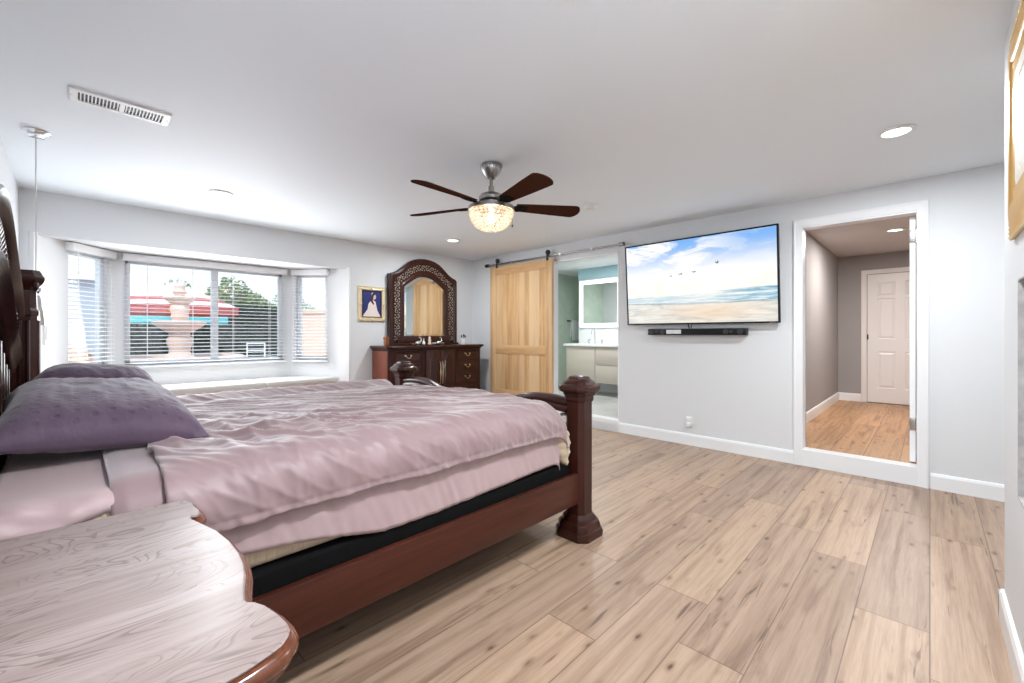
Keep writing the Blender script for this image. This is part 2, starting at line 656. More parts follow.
def baseboard(name, p0, p1, nrm, h=1.0):
    u = Vector((p1[0] - p0[0], p1[1] - p0[1], 0))
    L = u.length
    u.normalize()
    b = MB()
    b.M = frame_m((p0[0], p0[1], p0[2] if len(p0) > 2 else 0), u, nrm)
    b.loft([[(x, a, z * h) for a, z in BB] for x in (0, L)])
    return struct(b.build(name, M_trim, smooth=0))


baseboard('baseboard_back', (TX0, 0), (4.60, 0), (0, -1, 0))
baseboard('baseboard_back_corner', (0.5, 0), (TX0, 0), (0, -1, 0))
baseboard('baseboard_back_right', (5.497, 0), (RX, 0), (0, -1, 0))
baseboard('baseboard_left', (0, BAY_Y1), (0, 0), (1, 0, 0))
baseboard('baseboard_right', (NX, NYE + .016), (NX, YB), (-1, 0, 0))
baseboard('baseboard_right_end', (NX - .016, NYE), (NX + .3, NYE), (0, 1, 0))

# ---- casing of the hall doorway and its raised sill
CAS = [(0.0, 0.0), (0.0, 0.012), (0.012, 0.016), (0.045, 0.020), (0.055, 0.024), (0.066, 0.022), (0.069, 0.0)]
b = MB()
pth = [(HX0, 0, 0), (HX0, 0, HZ1), (HX1, 0, HZ1), (HX1, 0, 0)]
b.sweep(pth, CAS, (0, -1, 0))
b.box(HX0 - .004, HX0 + .002, -0.001, 0.125, HZ0, HZ1)
b.box(HX1 - .002, HX1 + .012, -0.001, 0.125, HZ0, HZ1)
b.box(HX0, HX1, -0.001, 0.125, HZ1 - .014, HZ1)
b.box(HX0, HX1, -0.012, 0.0, 0.0, HZ0)
struct(b.build('trim_2', M_trim, smooth=30), 'white casing and raised step of the hall doorway')
# ---- white jamb lining of the bathroom opening
b = MB()
b.box(TX0 - .001, TX0 + .014, -0.004, 0.124, HZ0, TZ1)
b.box(TX1 - .014, TX1 + .001, -0.004, 0.124, HZ0, TZ1)
b.box(TX0, TX1, -0.004, 0.124, TZ1 - .014, TZ1)
b.box(TX0, TX1, -0.016, 0.0, 0.0, HZ0)
struct(b.build('trim_3', M_trim, smooth=0), 'white lining of the bathroom opening')

# ---- bay
A0, A1 = Vector((0, BAY_Y0, 0)), Vector((BX, -4.40, 0))
B1, B0 = Vector((BX, -2.66, 0)), Vector((0, BAY_Y1, 0))
M_bay = paint('bay_white_paint', (0.83, 0.835, 0.85))


def bay_wall(name, p, q, u0, u1, z0, z1):
    """wall from p to q (room on its right-hand normal) with a hole u0..u1, z0..z1"""
    u = (q - p)
    L = u.length
    u = u / L
    nr = Vector((u.y, -u.x, 0))   # towards the room
    if nr.x < 0:
        nr = -nr
    M = frame_m(p, u, nr)
    b = MB()
    b.M = M
    T = 0.10
    e = 0.04
    b.box(-e, u0, -T, 0, 0, BAY_T + .02)
    b.box(u1, L + e, -T, 0, 0, BAY_T + .02)
    b.box(u0, u1, -T, 0, 0, z0)
    b.box(u0, u1, -T, 0, z1, BAY_T + .02)
    struct(b.build(name, M_bay, smooth=0))
    return M, L


def window(idx, M, u0, u1, z0, z1, mull=None, label=None):
    root = MB()
    root.M = M
    fr = 0.045
    root.box(u0, u0 + fr, -0.08, -0.03, z0, z1, 0.004)
    root.box(u1 - fr, u1, -0.08, -0.03, z0, z1, 0.004)
    root.box(u0, u1, -0.08, -0.03, z1 - fr, z1, 0.004)
    root.box(u0, u1, -0.08, -0.03, z0, z0 + fr, 0.004)
    if mull is not None:
        root.box(mull - .035, mull + .035, -0.085, -0.025, z0, z1, 0.004)
    w = struct(root.build('window_%d' % idx, M_trim), label)
    spans = [(u0 + fr, u1 - fr)] if mull is None else [(u0 + fr, mull - .035), (mull + .035, u1 - fr)]
    for a, c in spans:
        g = MB()
        g.M = M
        g.box(a - .005, c + .005, -0.058, -0.052, z0 + fr - .005, z1 - fr + .005)
        g.build('pane', M_glass, w, smooth=0)
    g = MB()
    g.M = M
    g.box(u0 - .02, u1 + .02, -0.03, 0.012, z0 - 0.03, z0, 0.004)
    g.build('sill', M_trim, w)
    return w


def blind(M, u0, u1, z0, z1, label, tilt=8, group='white horizontal blinds in the bay'):
    b0 = M @ Vector(((u0 + u1) / 2, 0.035, z0))
    t = thing('window_blind', b0, label, 'blind', group)
    v = MB()
    v.M = M
    v.box(u0 - .01, u1 + .01, 0.002, 0.075, z1 - 0.075, z1, 0.006)
    v.build('valance', M_blind, t)
    v = MB()
    v.M = M
    v.box(u0, u1, 0.012, 0.062, z0, z0 + 0.022, 0.004)
    v.build('bottom_rail', M_blind, t)
    s = MB()
    s.M = M
    ph = 0.042
    k = 0
    z = z0 + 0.022 + ph * .8
    cs, sn = math.cos(math.radians(tilt)) * .025, math.sin(math.radians(tilt)) * .025
    while z < z1 - 0.08:
        yc = 0.037
        th = 0.0014
        s.loft([[(x, yc - cs, z + sn - th), (x, yc, z + .0025 - th), (x, yc + cs, z - sn - th), (x, yc + cs, z - sn + th), (x, yc, z + .0025 + th), (x, yc - cs, z + sn + th)] for x in (u0, u1)])
        z += ph
    s.build('slats', M_blind, t)
    c = MB()
    c.M = M
    nl = 2 if u1 - u0 < .8 else 4
    for k in range(nl):
        x = u0 + (u1 - u0) * (0.12 + 0.76 * k / (nl - 1))
        for yy in (0.011, 0.063):
            c.box(x - .002, x + .002, yy - .0006, yy + .0006, z0 + .01, z1 - .05)
    c.build('ladder_cords', M_blind, t, smooth=0)
    c = MB()
    c.M = M
    x = u0 + 0.035
    c.tube([(x, 0.08, z1 - .07), (x, 0.082, z0 + .42)], 0.0035, 6)
    c.sph((x, 0.082, z0 + .40), (0.008, 0.008, 0.014), 8)
    c.build('pull_cord', M_blind, t)
    return t


Mc, Lc = bay_wall('wall_bay_center', A1, B1, 0.10, 1.64, 0.87, 2.0)
Ml, Ll = bay_wall('wall_bay_left', A0, A1, 0.27, 0.70, 0.87, 2.0)
Mr, Lr = bay_wall('wall_bay_right', B1, B0, 0.07, 0.50, 0.87, 2.0)
window(1, Mc, 0.10, 1.64, 0.87, 2.0, 0.90, 'wide sliding window in the middle of the bay')
window(2, Ml, 0.27, 0.70, 0.87, 2.0, None, 'narrow window at the left of the bay')
window(3, Mr, 0.07, 0.50, 0.87, 2.0, None, 'narrow window at the right of the bay')
blind(Mc, 0.09, 1.66, 0.84, 2.05, 'wide white blind over the large middle window of the bay', 7)
blind(Ml, 0.25, 0.72, 0.84, 2.05, 'narrow white blind on the left angled bay window behind the pillows', 7)
blind(Mr, 0.05, 0.52, 0.84, 2.05, 'narrow white blind on the right angled bay window nearest the framed portrait', 14)
bayp = [(0.0, BAY_Y0), (BX, -4.40), (BX, -2.66), (0.0, BAY_Y1)]
b = MB()
b.prism([(-0.1195, BAY_Y0 + .08), (BX - .1, -4.42), (BX - .1, -2.64), (-0.1195, BAY_Y1 - .08)], BAY_T, BAY_T + .08)
struct(b.build('ceiling_bay', M_bay, smooth=0))
b = MB()
b.prism(bayp, 0.0, 0.5885)
struct(b.build('trim_4', M_bay, smooth=0), 'white boxed base of the bay window seat')
b = MB()
b.box(-0.02, 0.012, BAY_Y0, BAY_Y1 - .004, 0.545, 0.588, 0.004)
struct(b.build('trim_5', M_seatwood), 'brown wood edge of the window seat')


def cushion(y0, y1, label):
    b = MB()
    d = 0.002
    z0, z1 = 0.589, 0.652

    def xb(y):
        if y < -4.40:
            return -(y - BAY_Y0) * 0.58 / 0.49 + .03
        if y > -2.66:
            return -(BAY_Y1 - y) * 0.58 / 0.484 + .03
        return BX + .02
    ys = [y0] + [y for y in (-4.40, -2.66) if y0 < y < y1] + [y1]
    out = [(-0.005, y) for y in ys] + [(min(xb(y), -0.03), y) for y in reversed(ys)]
    cx = sum(p[0] for p in out) / len(out)
    cy = sum(p[1] for p in out) / len(out)

    def sc(k):
        r = []
        for x, y in out:
            dx, dy = x - cx, y - cy
            L = math.hypot(dx, dy)
            r.append((cx + dx * (L - k) / L, cy + dy * (L - k) / L))
        return r
    rings = []
    for k, z in ((0.015, z0), (0.0, z0 + .015), (0.0, z1 - .02), (0.008, z1 - .006), (0.025, z1)):
        rings.append([(x, y, z) for x, y in sc(k)])
    b.loft(rings)
    o = b.build('seat_cushion', M_cushion, smooth=50)
    tag(o, label, 'cushion', 'cushions on the window seat')
    return o


cushion(-4.84, -4.045, 'pale window seat cushion at the left end, partly behind the pillows')
cushion(-4.035, -3.118, 'pale window seat cushion in the middle, below the wide window')
cushion(-3.108, -2.27, 'pale window seat cushion at the right end, nearest the portrait wall')

# ------------------------------------------------------------------ hall beyond the right doorway
b = MB()
b.box(4.2, 7.2, 0.12, 4.1, 0.045, HZ0)
struct(b.build('floor_hall', M_hallfloor, smooth=0))
b = MB()
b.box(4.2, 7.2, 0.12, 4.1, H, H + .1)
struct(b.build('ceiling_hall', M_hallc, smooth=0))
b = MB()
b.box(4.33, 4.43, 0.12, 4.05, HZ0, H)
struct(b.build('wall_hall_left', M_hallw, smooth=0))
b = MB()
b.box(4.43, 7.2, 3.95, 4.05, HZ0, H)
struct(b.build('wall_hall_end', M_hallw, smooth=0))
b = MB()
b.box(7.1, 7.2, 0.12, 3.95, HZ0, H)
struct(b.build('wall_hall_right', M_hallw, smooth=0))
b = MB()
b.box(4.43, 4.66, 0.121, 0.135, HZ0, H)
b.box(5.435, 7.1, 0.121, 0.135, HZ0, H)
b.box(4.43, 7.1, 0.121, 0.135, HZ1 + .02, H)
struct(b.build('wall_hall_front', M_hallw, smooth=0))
baseboard('baseboard_hall_left', (4.43, 0.14, HZ0), (4.43, 3.95, HZ0), (1, 0, 0))
baseboard('baseboard_hall_end', (4.43, 3.95, HZ0), (4.72, 3.95, HZ0), (0, -1, 0))


DX0, DX1, DZ1 = 4.80, 5.56, 2.12
b = MB()
b.sweep([(DX0 - .01, 3.95, HZ0), (DX0 - .01, 3.95, DZ1 + .01), (DX1 + .01, 3.95, DZ1 + .01), (DX1 + .01, 3.95, HZ0)], CAS, (0, -1, 0))
struct(b.build('trim_6', M_door, smooth=30), 'white casing around the closed hall door')


def six_panel(M, w, h, th, name, mat_, label):
    b = MB()
    b.M = M
    sx, mid = 0.115, 0.10
    pw = (w - 2 * sx - mid) / 2
    rows = [(0.22, 0.22 + 0.56), (0.22 + .56 + .19, 0.22 + .56 + .19 + .62), (h - .12 - .22, h - .12)]
    b.box(0, sx, 0, th, 0, h)
    b.box(w - sx, w, 0, th, 0, h)
    b.box(sx + pw, sx + pw + mid, 0, th, 0, h)
    zs = [0] + [z for r in rows for z in r] + [h]
    for k in range(0, len(zs), 2):
        b.box(sx, sx + pw, 0, th, zs[k], zs[k + 1])
        b.box(sx + pw + mid, w - sx, 0, th, zs[k], zs[k + 1])
    d = struct(b.build(name, mat_, smooth=0), label)
    for x0 in (sx, sx + pw + mid):
        for z0, z1 in rows:
            p = MB()
            p.M = M
            rg = []
            for s, y in ((0.0, 0.010), (0.014, 0.015), (0.045, 0.004), (0.047, 0.004)):
                rg.append([(x0 + s, y, z0 + s), (x0 + pw - s, y, z0 + s), (x0 + pw - s, y, z1 - s), (x0 + s, y, z1 - s)])
            p.loft(rg, cap0=False)
            p.box(x0, x0 + pw, 0.0155, th - .002, z0, z1)
            p.build('panel', mat_, d, smooth=0)
    return d


d2 = six_panel(frame_m((DX0, 3.925, HZ0 + .012), (1, 0, 0), (0, 1, 0)), DX1 - DX0, DZ1 - HZ0 - .012, 0.02, 'door_2', M_door, 'closed white six-panel door at the end of the hall')
b = MB()
b.box(DX0 - .004, DX0 + .012, 3.912, 3.926, 1.12, 1.2, 0.002)
b.build('hinge', M_dark, d2)
b = MB()
b.cyl((DX1 - .07, 3.925, 1.15), (DX1 - .07, 3.885, 1.15), 0.012)
b.sph((DX1 - .07, 3.87, 1.15), 0.03, 14)
b.build('door_handle', M_nickel, d2)
# open hall door, seen edge-on against the right jamb
d1 = six_panel(frame_m((5.410, 0.135, HZ0 + .012), (0, 1, 0), (-1, 0, 0)), 0.72, HZ1 - HZ0 - .03, 0.036, 'door_1', M_trim, 'white hall door standing open against the right jamb')
for z in (0.42, 1.96):
    b = MB()
    b.box(5.372, 5.417, 0.122, 0.135, z, z + .10, 0.002)
    b.cyl((5.413, 0.121, z), (5.413, 0.121, z + .10), 0.006)
    for q in range(3):
        b.sph((5.392, 0.121, z + .02 + .03 * q), 0.004, 8)
    b.build('hinge', M_steel, d1)


# ------------------------------------------------------------------ bathroom beyond the sliding door
M_btile = mat('green_wall_tile', srgb(200, 216, 202), 0.3)
n_ = NT(M_btile)
p_ = n_.sep(n_.pos())
kx = n_.math('FRACT', n_.math('DIVIDE', p_[1], 0.30))
kz = n_.math('FRACT', n_.math('DIVIDE', p_[2], 0.60))
sm_ = n_.math('MAXIMUM', n_.step(kx, 0.02, 0.0), n_.step(kz, 0.012, 0.0))
c_ = n_.ramp(n_.noise(n_.pos(), 5, 4), [(0.3, srgb(192, 212, 196)), (0.7, srgb(210, 224, 210))])
n_.base(n_.mix(n_.math('MULTIPLY', sm_, 0.35), c_, srgb(220, 224, 218)))
M_bfloor = mat('grey_herringbone_tile', srgb(196, 196, 194), 0.35)
n_ = NT(M_bfloor)
p_ = n_.sep(n_.pos())
zg = n_.math('PINGPONG', n_.math('DIVIDE', p_[0], 0.16), 1.0)
zz = n_.math('FRACT', n_.math('DIVIDE', n_.math('ADD', p_[1], n_.math('MULTIPLY', zg, 0.16)), 0.09))
g_ = n_.step(zz, 0.10, 0.0)
c_ = n_.ramp(n_.noise(n_.pos(), 3, 5), [(0.3, srgb(176, 176, 174)), (0.7, srgb(212, 212, 210))])
n_.base(n_.mix(n_.math('MULTIPLY', g_, 0.5), c_, srgb(140, 142, 142)))
M_bwall = paint('bath_white_paint', (0.82, 0.85, 0.87))
M_blue = paint('bath_blue_paint', srgb(168, 205, 214))
b = MB()
b.box(-0.1, 4.2, 0.12, 3.15, 0.045, HZ0)
struct(b.build('floor_bath', M_bfloor, smooth=0))
b = MB()
b.box(-0.1, 4.2, 0.12, 3.15, H, H + .1)
struct(b.build('ceiling_bath', M_bwall, smooth=0))
b = MB()
b.box(-0.1, 0.0, 0.12, 3.15, HZ0, H)
struct(b.build('wall_bath_left', M_btile, smooth=0))
b = MB()
b.box(0.0, 0.66, 3.05, 3.15, HZ0, H)
struct(b.build('wall_bath_alcove', M_btile, smooth=0))
b = MB()
b.box(0.66, 4.1, 2.11, 3.15, HZ0, H)
struct(b.build('wall_bath_back', M_bwall, smooth=0))
b = MB()
b.box(0.66, 4.1, 2.095, 2.1095, 2.235, H)
struct(b.build('trim_7', M_blue, smooth=0), 'pale blue band above the bathroom mirror')
b = MB()
b.box(4.1, 4.2, 0.12, 3.15, HZ0, H)
struct(b.build('wall_bath_right', M_bwall, smooth=0))
b = MB()
b.box(0, TX0, 0.121, 0.13, HZ0, H)
b.box(TX1, 4.1, 0.121, 0.13, HZ0, H)
b.box(TX0, TX1, 0.121, 0.13, TZ1, H)
struct(b.build('wall_bath_front', M_bwall, smooth=0))

M_taupe = mat('taupe_lacquer', srgb(196, 188, 176), 0.35)
van = thing('bathroom_vanity', (1.5, 1.85, 0.36), 'floating taupe vanity cabinet with flat fronts in the bathroom', 'cabinet')
b = MB()
b.box(0.745, 2.28, 1.62, 2.108, 0.36, 0.985)
b.build('body', M_taupe, van, smooth=0)
b = MB()
b.box(0.75, 1.355, 1.60, 1.619, 0.365, 0.975, 0.002)
b.build('door', M_taupe, van)
for z0, z1 in ((0.365, 0.665), (0.675, 0.975)):
    b = MB()
    b.box(1.365, 2.275, 1.60, 1.619, z0, z1, 0.002)
    b.build('drawer', M_taupe, van)
b = MB()
b.box(0.70, 2.32, 1.575, 2.108, 0.986, 1.03, 0.004)
tag(b.build('vanity_countertop', M_trim), 'white countertop lying on the bathroom vanity', 'countertop')
fa = thing('bathroom_faucet', (1.15, 1.92, 1.03), 'chrome gooseneck faucet standing on the white vanity top', 'faucet')
b = MB()
b.tube([(1.15, 1.92, 1.031), (1.15, 1.92, 1.24)] + [(1.15, 1.92 - .05 + .05 * math.cos(a), 1.24 + .05 * math.sin(a)) for a in [k * PI / 8 for k in range(1, 9)]] + [(1.15, 1.82, 1.20)], 0.011, 10)
b.lathe([(0.022, 0), (0.022, 0.012), (0.012, 0.016)], (1.15, 1.92, 1.0305), 14)
b.build('spout', M_chrome, fa)
for x in (1.03, 1.30):
    b = MB()
    b.lathe([(0.018, 0), (0.018, 0.05), (0.012, 0.07), (0.0, 0.072)], (x, 1.92, 1.0305), 12)
    b.box(x - .04, x + .04, 1.912, 1.928, 1.095, 1.105, 0.003)
    b.build('handle', M_chrome, fa)
lm = thing('lighted_mirror', (1.2, 2.10, 1.32), 'square bathroom mirror with a glowing white border', 'mirror')
b = MB()
b.box(0.71, 1.60, 2.075, 2.108, 1.325, 2.21, 0.002)
b.build('housing', M_plaster, lm)
M_led = mat('led_border', (0.9, 0.9, 0.9), 0.5, emit=(0.97, 0.99, 1.0), es=0.8)
b = MB()
b.sweep([(0.75, 2.07, 1.365), (1.56, 2.07, 1.365), (1.56, 2.07, 2.17), (0.75, 2.07, 2.17)], [(-0.035, 0), (0.035, 0), (0.035, -0.004), (-0.035, -0.004)], (0, 1, 0), closed=True)
b.build('light_border', M_led, lm, smooth=0)
b = MB()
b.box(0.79, 1.52, 2.068, 2.072, 1.405, 2.13)
b.build('glass', M_mirror, lm, smooth=0)
tr = thing('towel_hook', (0.0, 2.75, 1.46), 'dark towel bar on the green tiled bathroom wall', 'towel rail')
b = MB()
b.cyl((0.002, 2.62, 1.48), (0.07, 2.62, 1.48), 0.014)
b.cyl((0.002, 2.98, 1.48), (0.07, 2.98, 1.48), 0.014)
b.cyl((0.06, 2.60, 1.48), (0.06, 3.0, 1.48), 0.010)
b.build('bar', M_dark, tr)
b = MB()
rg = []
for k in range(15):
    y = 2.68 + 0.26 * k / 14
    w = 0.006 * math.sin(k * 1.7)
    rg.append([(0.030 + w, y, 1.14), (0.040 + w, y, 1.40), (0.046 + w * .5, y, 1.495), (0.06, y, 1.505), (0.076 + w * .5, y, 1.495), (0.088 + w, y, 1.40), (0.10 + w, y, 1.08),
               (0.090 + w, y, 1.08), (0.078 + w, y, 1.40), (0.070, y, 1.488), (0.06, y, 1.494), (0.052, y, 1.488), (0.049 + w, y, 1.40), (0.040 + w, y, 1.14)])
b.loft(rg)
tag(b.build('hand_towel', cloth('towel_white', srgb(226, 234, 232), 0.9, 0.3), smooth=60), 'white towel hanging over the dark bar in the bathroom', 'towel')
# ------------------------------------------------------------------ sliding barn door and its rail
BD0, BD1, BZ0, BZ1 = 0.535, 1.78, 0.16, 2.245
bd = thing('barn_door', (1.13, -0.07, BZ0), 'light oak sliding barn door hanging left of the bathroom opening', 'door')
b = MB()
b.box(BD0 + .03, BD1 - .03, -0.082, -0.058, BZ0 + .02, BZ1 - .02)
b.build('board_panel', M_pine, bd, smooth=0)
for x0, x1 in ((BD0, BD0 + .115), (BD1 - .115, BD1)):
    b = MB()
    b.box(x0, x1, -0.092, -0.05, BZ0, BZ1, 0.003)
    b.build('stile', M_pine, bd)
for z0, z1 in ((BZ0, BZ0 + .2), (0.905, 1.035), (BZ1 - .13, BZ1)):
    b = MB()
    b.box(BD0 + .116, BD1 - .116, -0.091, -0.05, z0, z1, 0.003)
    b.build('cross_rail', M_pinex, bd)
for x in (0.69, 1.70):
    b = MB()
    b.box(x - .018, x + .018, -0.099, -0.092, BZ1 - .02, 2.335, 0.002)
    b.M = facing((x, -0.080, 2.338), (1, 0, 0), (0, 0, 1), (0, -1, 0))
    b.lathe([(0.0, -.013), (0.035, -.013), (0.035, -.004), (0.028, 0), (0.035, .004), (0.035, .013), (0.0, .013)], n=20)
    b.build('hanger', M_dark, bd)
rl = thing('barn_door_rail', (1.63, -0.03, 2.28), 'long steel sliding rail above the bathroom opening', 'rail')
b = MB()
b.cyl((0.42, -0.060, 2.290), (2.86, -0.060, 2.290), 0.0125, 14)
b.build('bar', M_nickel, rl)
for x in (0.98, 1.90, 2.40):
    b = MB()
    b.cyl((x, -0.001, 2.290), (x, -0.066, 2.290), 0.012, 12)
    b.cyl((x, -0.070, 2.290), (x, -0.076, 2.290), 0.017, 12)
    b.build('standoff', M_chrome, rl)
for x in (0.40, 2.80):
    b = MB()
    b.cyl((x, -0.060, 2.290), (x + .06, -0.060, 2.290), 0.026, 14)
    b.cyl((x + .03, -0.001, 2.290), (x + .03, -0.055, 2.290), 0.014, 12)
    b.build('end_stop', M_nickel if x > 1 else M_dark, rl)

# ------------------------------------------------------------------ television
TVW, TVH = 1.572, 0.918
tv = thing('television', (3.62, -0.09, 1.30), 'large flat television showing a bright beach scene on the white wall', 'television')


def tvm():
    o = Vector((3.706 - TVW / 2, -0.068, 1.312))
    tl = math.radians(4.2)
    zx = Vector((0, -math.sin(tl), math.cos(tl)))
    yx = Vector((0, math.cos(tl), math.sin(tl)))
    return Matrix(((1, yx.x, zx.x, o.x), (0, yx.y, zx.y, o.y), (0, yx.z, zx.z, o.z), (0, 0, 0, 1)))


TVM = tvm()
M_screen = bpy.data.materials.new('beach_picture')
M_screen.use_nodes = True
n_ = NT(M_screen)
gco = n_.sep(n_.node('TexCoord').outputs['Generated'])
U, V = gco[0], gco[2]
cl = n_.noise(n_.vec(n_.math('MULTIPLY', U, 3.2), n_.math('MULTIPLY', V, 5.5), 0.7), 1.0, 7, 0.62, 0.5)
cl2 = n_.noise(n_.vec(n_.math('MULTIPLY', U, 7.0), n_.math('MULTIPLY', V, 15.0), 3.1), 1.0, 6, 0.6, 0.3)
bl = n_.step(V, 0.52, 0.98)
bl = n_.math('MULTIPLY', bl, n_.math('SUBTRACT', 1.0, n_.math('MULTIPLY', n_.step(cl, 0.44, 0.60), n_.step(U, 0.85, 0.45, 0.25, 1.0))))
left = n_.math('MULTIPLY', n_.math('MULTIPLY', n_.step(U, 0.32, 0.02), n_.step(V, 0.66, 0.80)), n_.step(cl, 0.56, 0.42, 0, 0.6))
bl = n_.math('MAXIMUM', bl, left)
sky = n_.mix(bl, (1.0, 0.985, 0.95, 1), srgb(122, 178, 242))
warm_ = n_.math('MULTIPLY', n_.step(V, 0.60, 0.40), n_.step(cl2, 0.40, 0.62))
sky = n_.mix(n_.math('MULTIPLY', warm_, 0.38), sky, srgb(246, 222, 188))
wav = n_.noise(n_.vec(n_.math('MULTIPLY', U, 7.0), n_.math('MULTIPLY', V, 48.0), 1.3), 1.0, 6, 0.62, 0.5)
sea = n_.ramp(wav, [(0.33, srgb(84, 140, 172)), (0.47, srgb(150, 196, 214)), (0.60, srgb(236, 244, 246))])
sea = n_.mix(n_.step(U, 0.30, 0.80, 0.55, 0.0), sea, srgb(222, 232, 236))
foam = n_.noise(n_.vec(n_.math('MULTIPLY', U, 5.0), n_.math('MULTIPLY', V, 20.0), 5.0), 1.0, 5, 0.6, 1.0)
sand = n_.ramp(foam, [(0.30, srgb(184, 192, 192)), (0.5, srgb(228, 226, 218)), (0.7, srgb(248, 244, 236))])
du = n_.math('MULTIPLY', n_.math('SUBTRACT', U, 0.60), 3.6)
dv = n_.math('MULTIPLY', n_.math('SUBTRACT', V, 0.13), 9.0)
og = n_.math('EXPONENT', n_.math('MULTIPLY', n_.math('ADD', n_.math('MULTIPLY', du, du), n_.math('MULTIPLY', dv, dv)), -1.0))
sand = n_.mix(n_.math('MULTIPLY', og, 0.7), sand, srgb(244, 214, 180))
shore = n_.math('ADD', n_.math('MULTIPLY', n_.math('SUBTRACT', foam, 0.5), 0.06), n_.step(U, 0.0, 0.5, 0.245, 0.225))
edge = n_.math('SUBTRACT', V, shore)
pic = n_.mix(n_.step(edge, 0.0, 0.012), sand, sea)
line = n_.math('MULTIPLY', n_.step(edge, 0.016, 0.004), n_.step(edge, -0.012, 0.0))
pic = n_.mix(n_.math('MULTIPLY', line, 0.6), pic, srgb(112, 140, 156))
hz = n_.math('ADD', V, n_.math('MULTIPLY', n_.math('SUBTRACT', wav, 0.5), 0.03))
pic = n_.mix(n_.step(hz, n_.step(U, 0.3, 0.9, 0.325, 0.375), n_.step(U, 0.3, 0.9, 0.345, 0.385)), pic, sky)
du = n_.math('MULTIPLY', n_.math('SUBTRACT', U, 0.565), 5.0)
dv = n_.math('MULTIPLY', n_.math('SUBTRACT', V, 0.40), 6.0)
glo = n_.math('EXPONENT', n_.math('MULTIPLY', n_.math('ADD', n_.math('MULTIPLY', du, du), n_.math('MULTIPLY', dv, dv)), -1.0))
pic = n_.mix(n_.math('MULTIPLY', glo, 0.85), pic, (1.0, 0.98, 0.93, 1))
n_.base((0.01, 0.01, 0.01, 1))
n_.set(n_.b, 'Emission Color', pic)
n_.b.inputs['Emission Strength'].default_value = 0.70
n_.b.inputs['Roughness'].default_value = 0.35
b = MB()
b.M = TVM
e_ = 0.015
b.box(0, TVW, 0.0, 0.03, 0, TVH, 0.003)
b.box(0.3, TVW - .3, 0.03, 0.05, 0.12, TVH - .3, 0.006)
b.build('casing', M_black, tv)
b = MB()
b.M = TVM
b.sweep([(e_ / 2, -0.002, e_ / 2), (TVW - e_ / 2, -0.002, e_ / 2), (TVW - e_ / 2, -0.002, TVH - e_ / 2), (e_ / 2, -0.002, TVH - e_ / 2)], [(-e_ / 2, 0.004), (e_ / 2, 0.004), (e_ / 2, -.004), (-e_ / 2, -.004)], (0, 1, 0), closed=True)
b.box(TVW - .085, TVW - .035, -0.0085, -0.004, 0.0035, 0.0095, mi=1)
b.build('bezel', [M_black, M_steel], tv, smooth=0)
b = MB()
b.M = TVM
b.poly([(e_, -0.0015, e_), (TVW - e_, -0.0015, e_), (TVW - e_, -0.0015, TVH - e_), (e_, -0.0015, TVH - e_)])
scr = b.build('screen', M_screen, tv, smooth=0, center=False)
M_bird = mat('bird_silhouette', (0.05, 0.06, 0.08), 0.8)
for bu, bv, s, w in ((0.345, 0.575, .020, .5), (0.413, 0.588, .028, .5), (0.503, 0.600, .028, .35), (0.652, 0.672, .022, 1.5)):
    b = MB()
    b.M = TVM
    x, z = bu * TVW, bv * TVH
    b.poly([(x - s, -0.0022, z + s * w * .5), (x - s * .3, -0.0022, z + s * w * .45), (x, -0.0022, z + s * .1), (x - s * .1, -0.0022, z - s * .25)])
    b.poly([(x, -0.0022, z + s * .1), (x + s * .3, -0.0022, z + s * w * .9), (x + s * .8, -0.0022, z + s * w * .2), (x + s * .1, -0.0022, z - s * .25)])
    b.build('bird_picture', M_bird, scr, smooth=0)
b = MB()
b.box(3.3, 3.95, -0.012, -0.001, 1.62, 2.0)
b.box(3.45, 3.49, -0.07, -0.012, 1.66, 1.96)
b.box(3.76, 3.80, -0.07, -0.012, 1.66, 1.96)
b.build('wall_bracket', M_dark, tv, smooth=0)
b = MB()
b.tube([(3.635, -0.05, 1.335), (3.633, -0.068, 1.31), (3.636, -0.06, 1.285), (3.640, -0.045, 1.268)], 0.006, 8)
b.tube([(3.66, -0.05, 1.335), (3.675, -0.066, 1.305), (3.662, -0.062, 1.285), (3.66, -0.045, 1.268)], 0.004, 8)
b.build('cable', M_black, tv)
sb = thing('soundbar', (3.64, -0.05, 1.195), 'long black soundbar on the wall below the television', 'soundbar')
b = MB()
b.box(3.183, 4.206, -0.088, -0.002, 1.195, 1.264, 0.006)
b.build('body', M_black, sb)
M_cone = mat('speaker_cone', (0.05, 0.05, 0.055), 0.3, 0.3)
for x, r in ((3.228, .026), (3.285, .018), (3.358, .028), (4.018, .026), (4.068, .017), (4.153, .026)):
    b = MB()
    b.M = facing((x, -0.0885, 1.2295), (1, 0, 0), (0, 0, 1), (0, -1, 0))
    b.lathe([(r, 0), (r, .004), (r * .82, .005), (r * .5, .001), (r * .3, .006), (0, .007)], n=18)
    b.build('driver', M_cone, sb)
M_stick = mat('sticker_white', (0.8, 0.8, 0.8), 0.5)
n_ = NT(M_stick)
v_ = n_.node('TexVoronoi')
n_.set(v_, 'Vector', n_.scale(n_.obj(), (60, 1, 110)))
n_.base(n_.mix(n_.step(v_.outputs['Distance'], 0.30, 0.22), (0.8, 0.79, 0.79, 1), (0.12, 0.11, 0.12, 1)))
b = MB()
b.box(3.400, 3.565, -0.0895, -0.0875, 1.208, 1.252)
b.build('sticker', M_stick, sb, smooth=0)['label'] = 'white label with dark print'

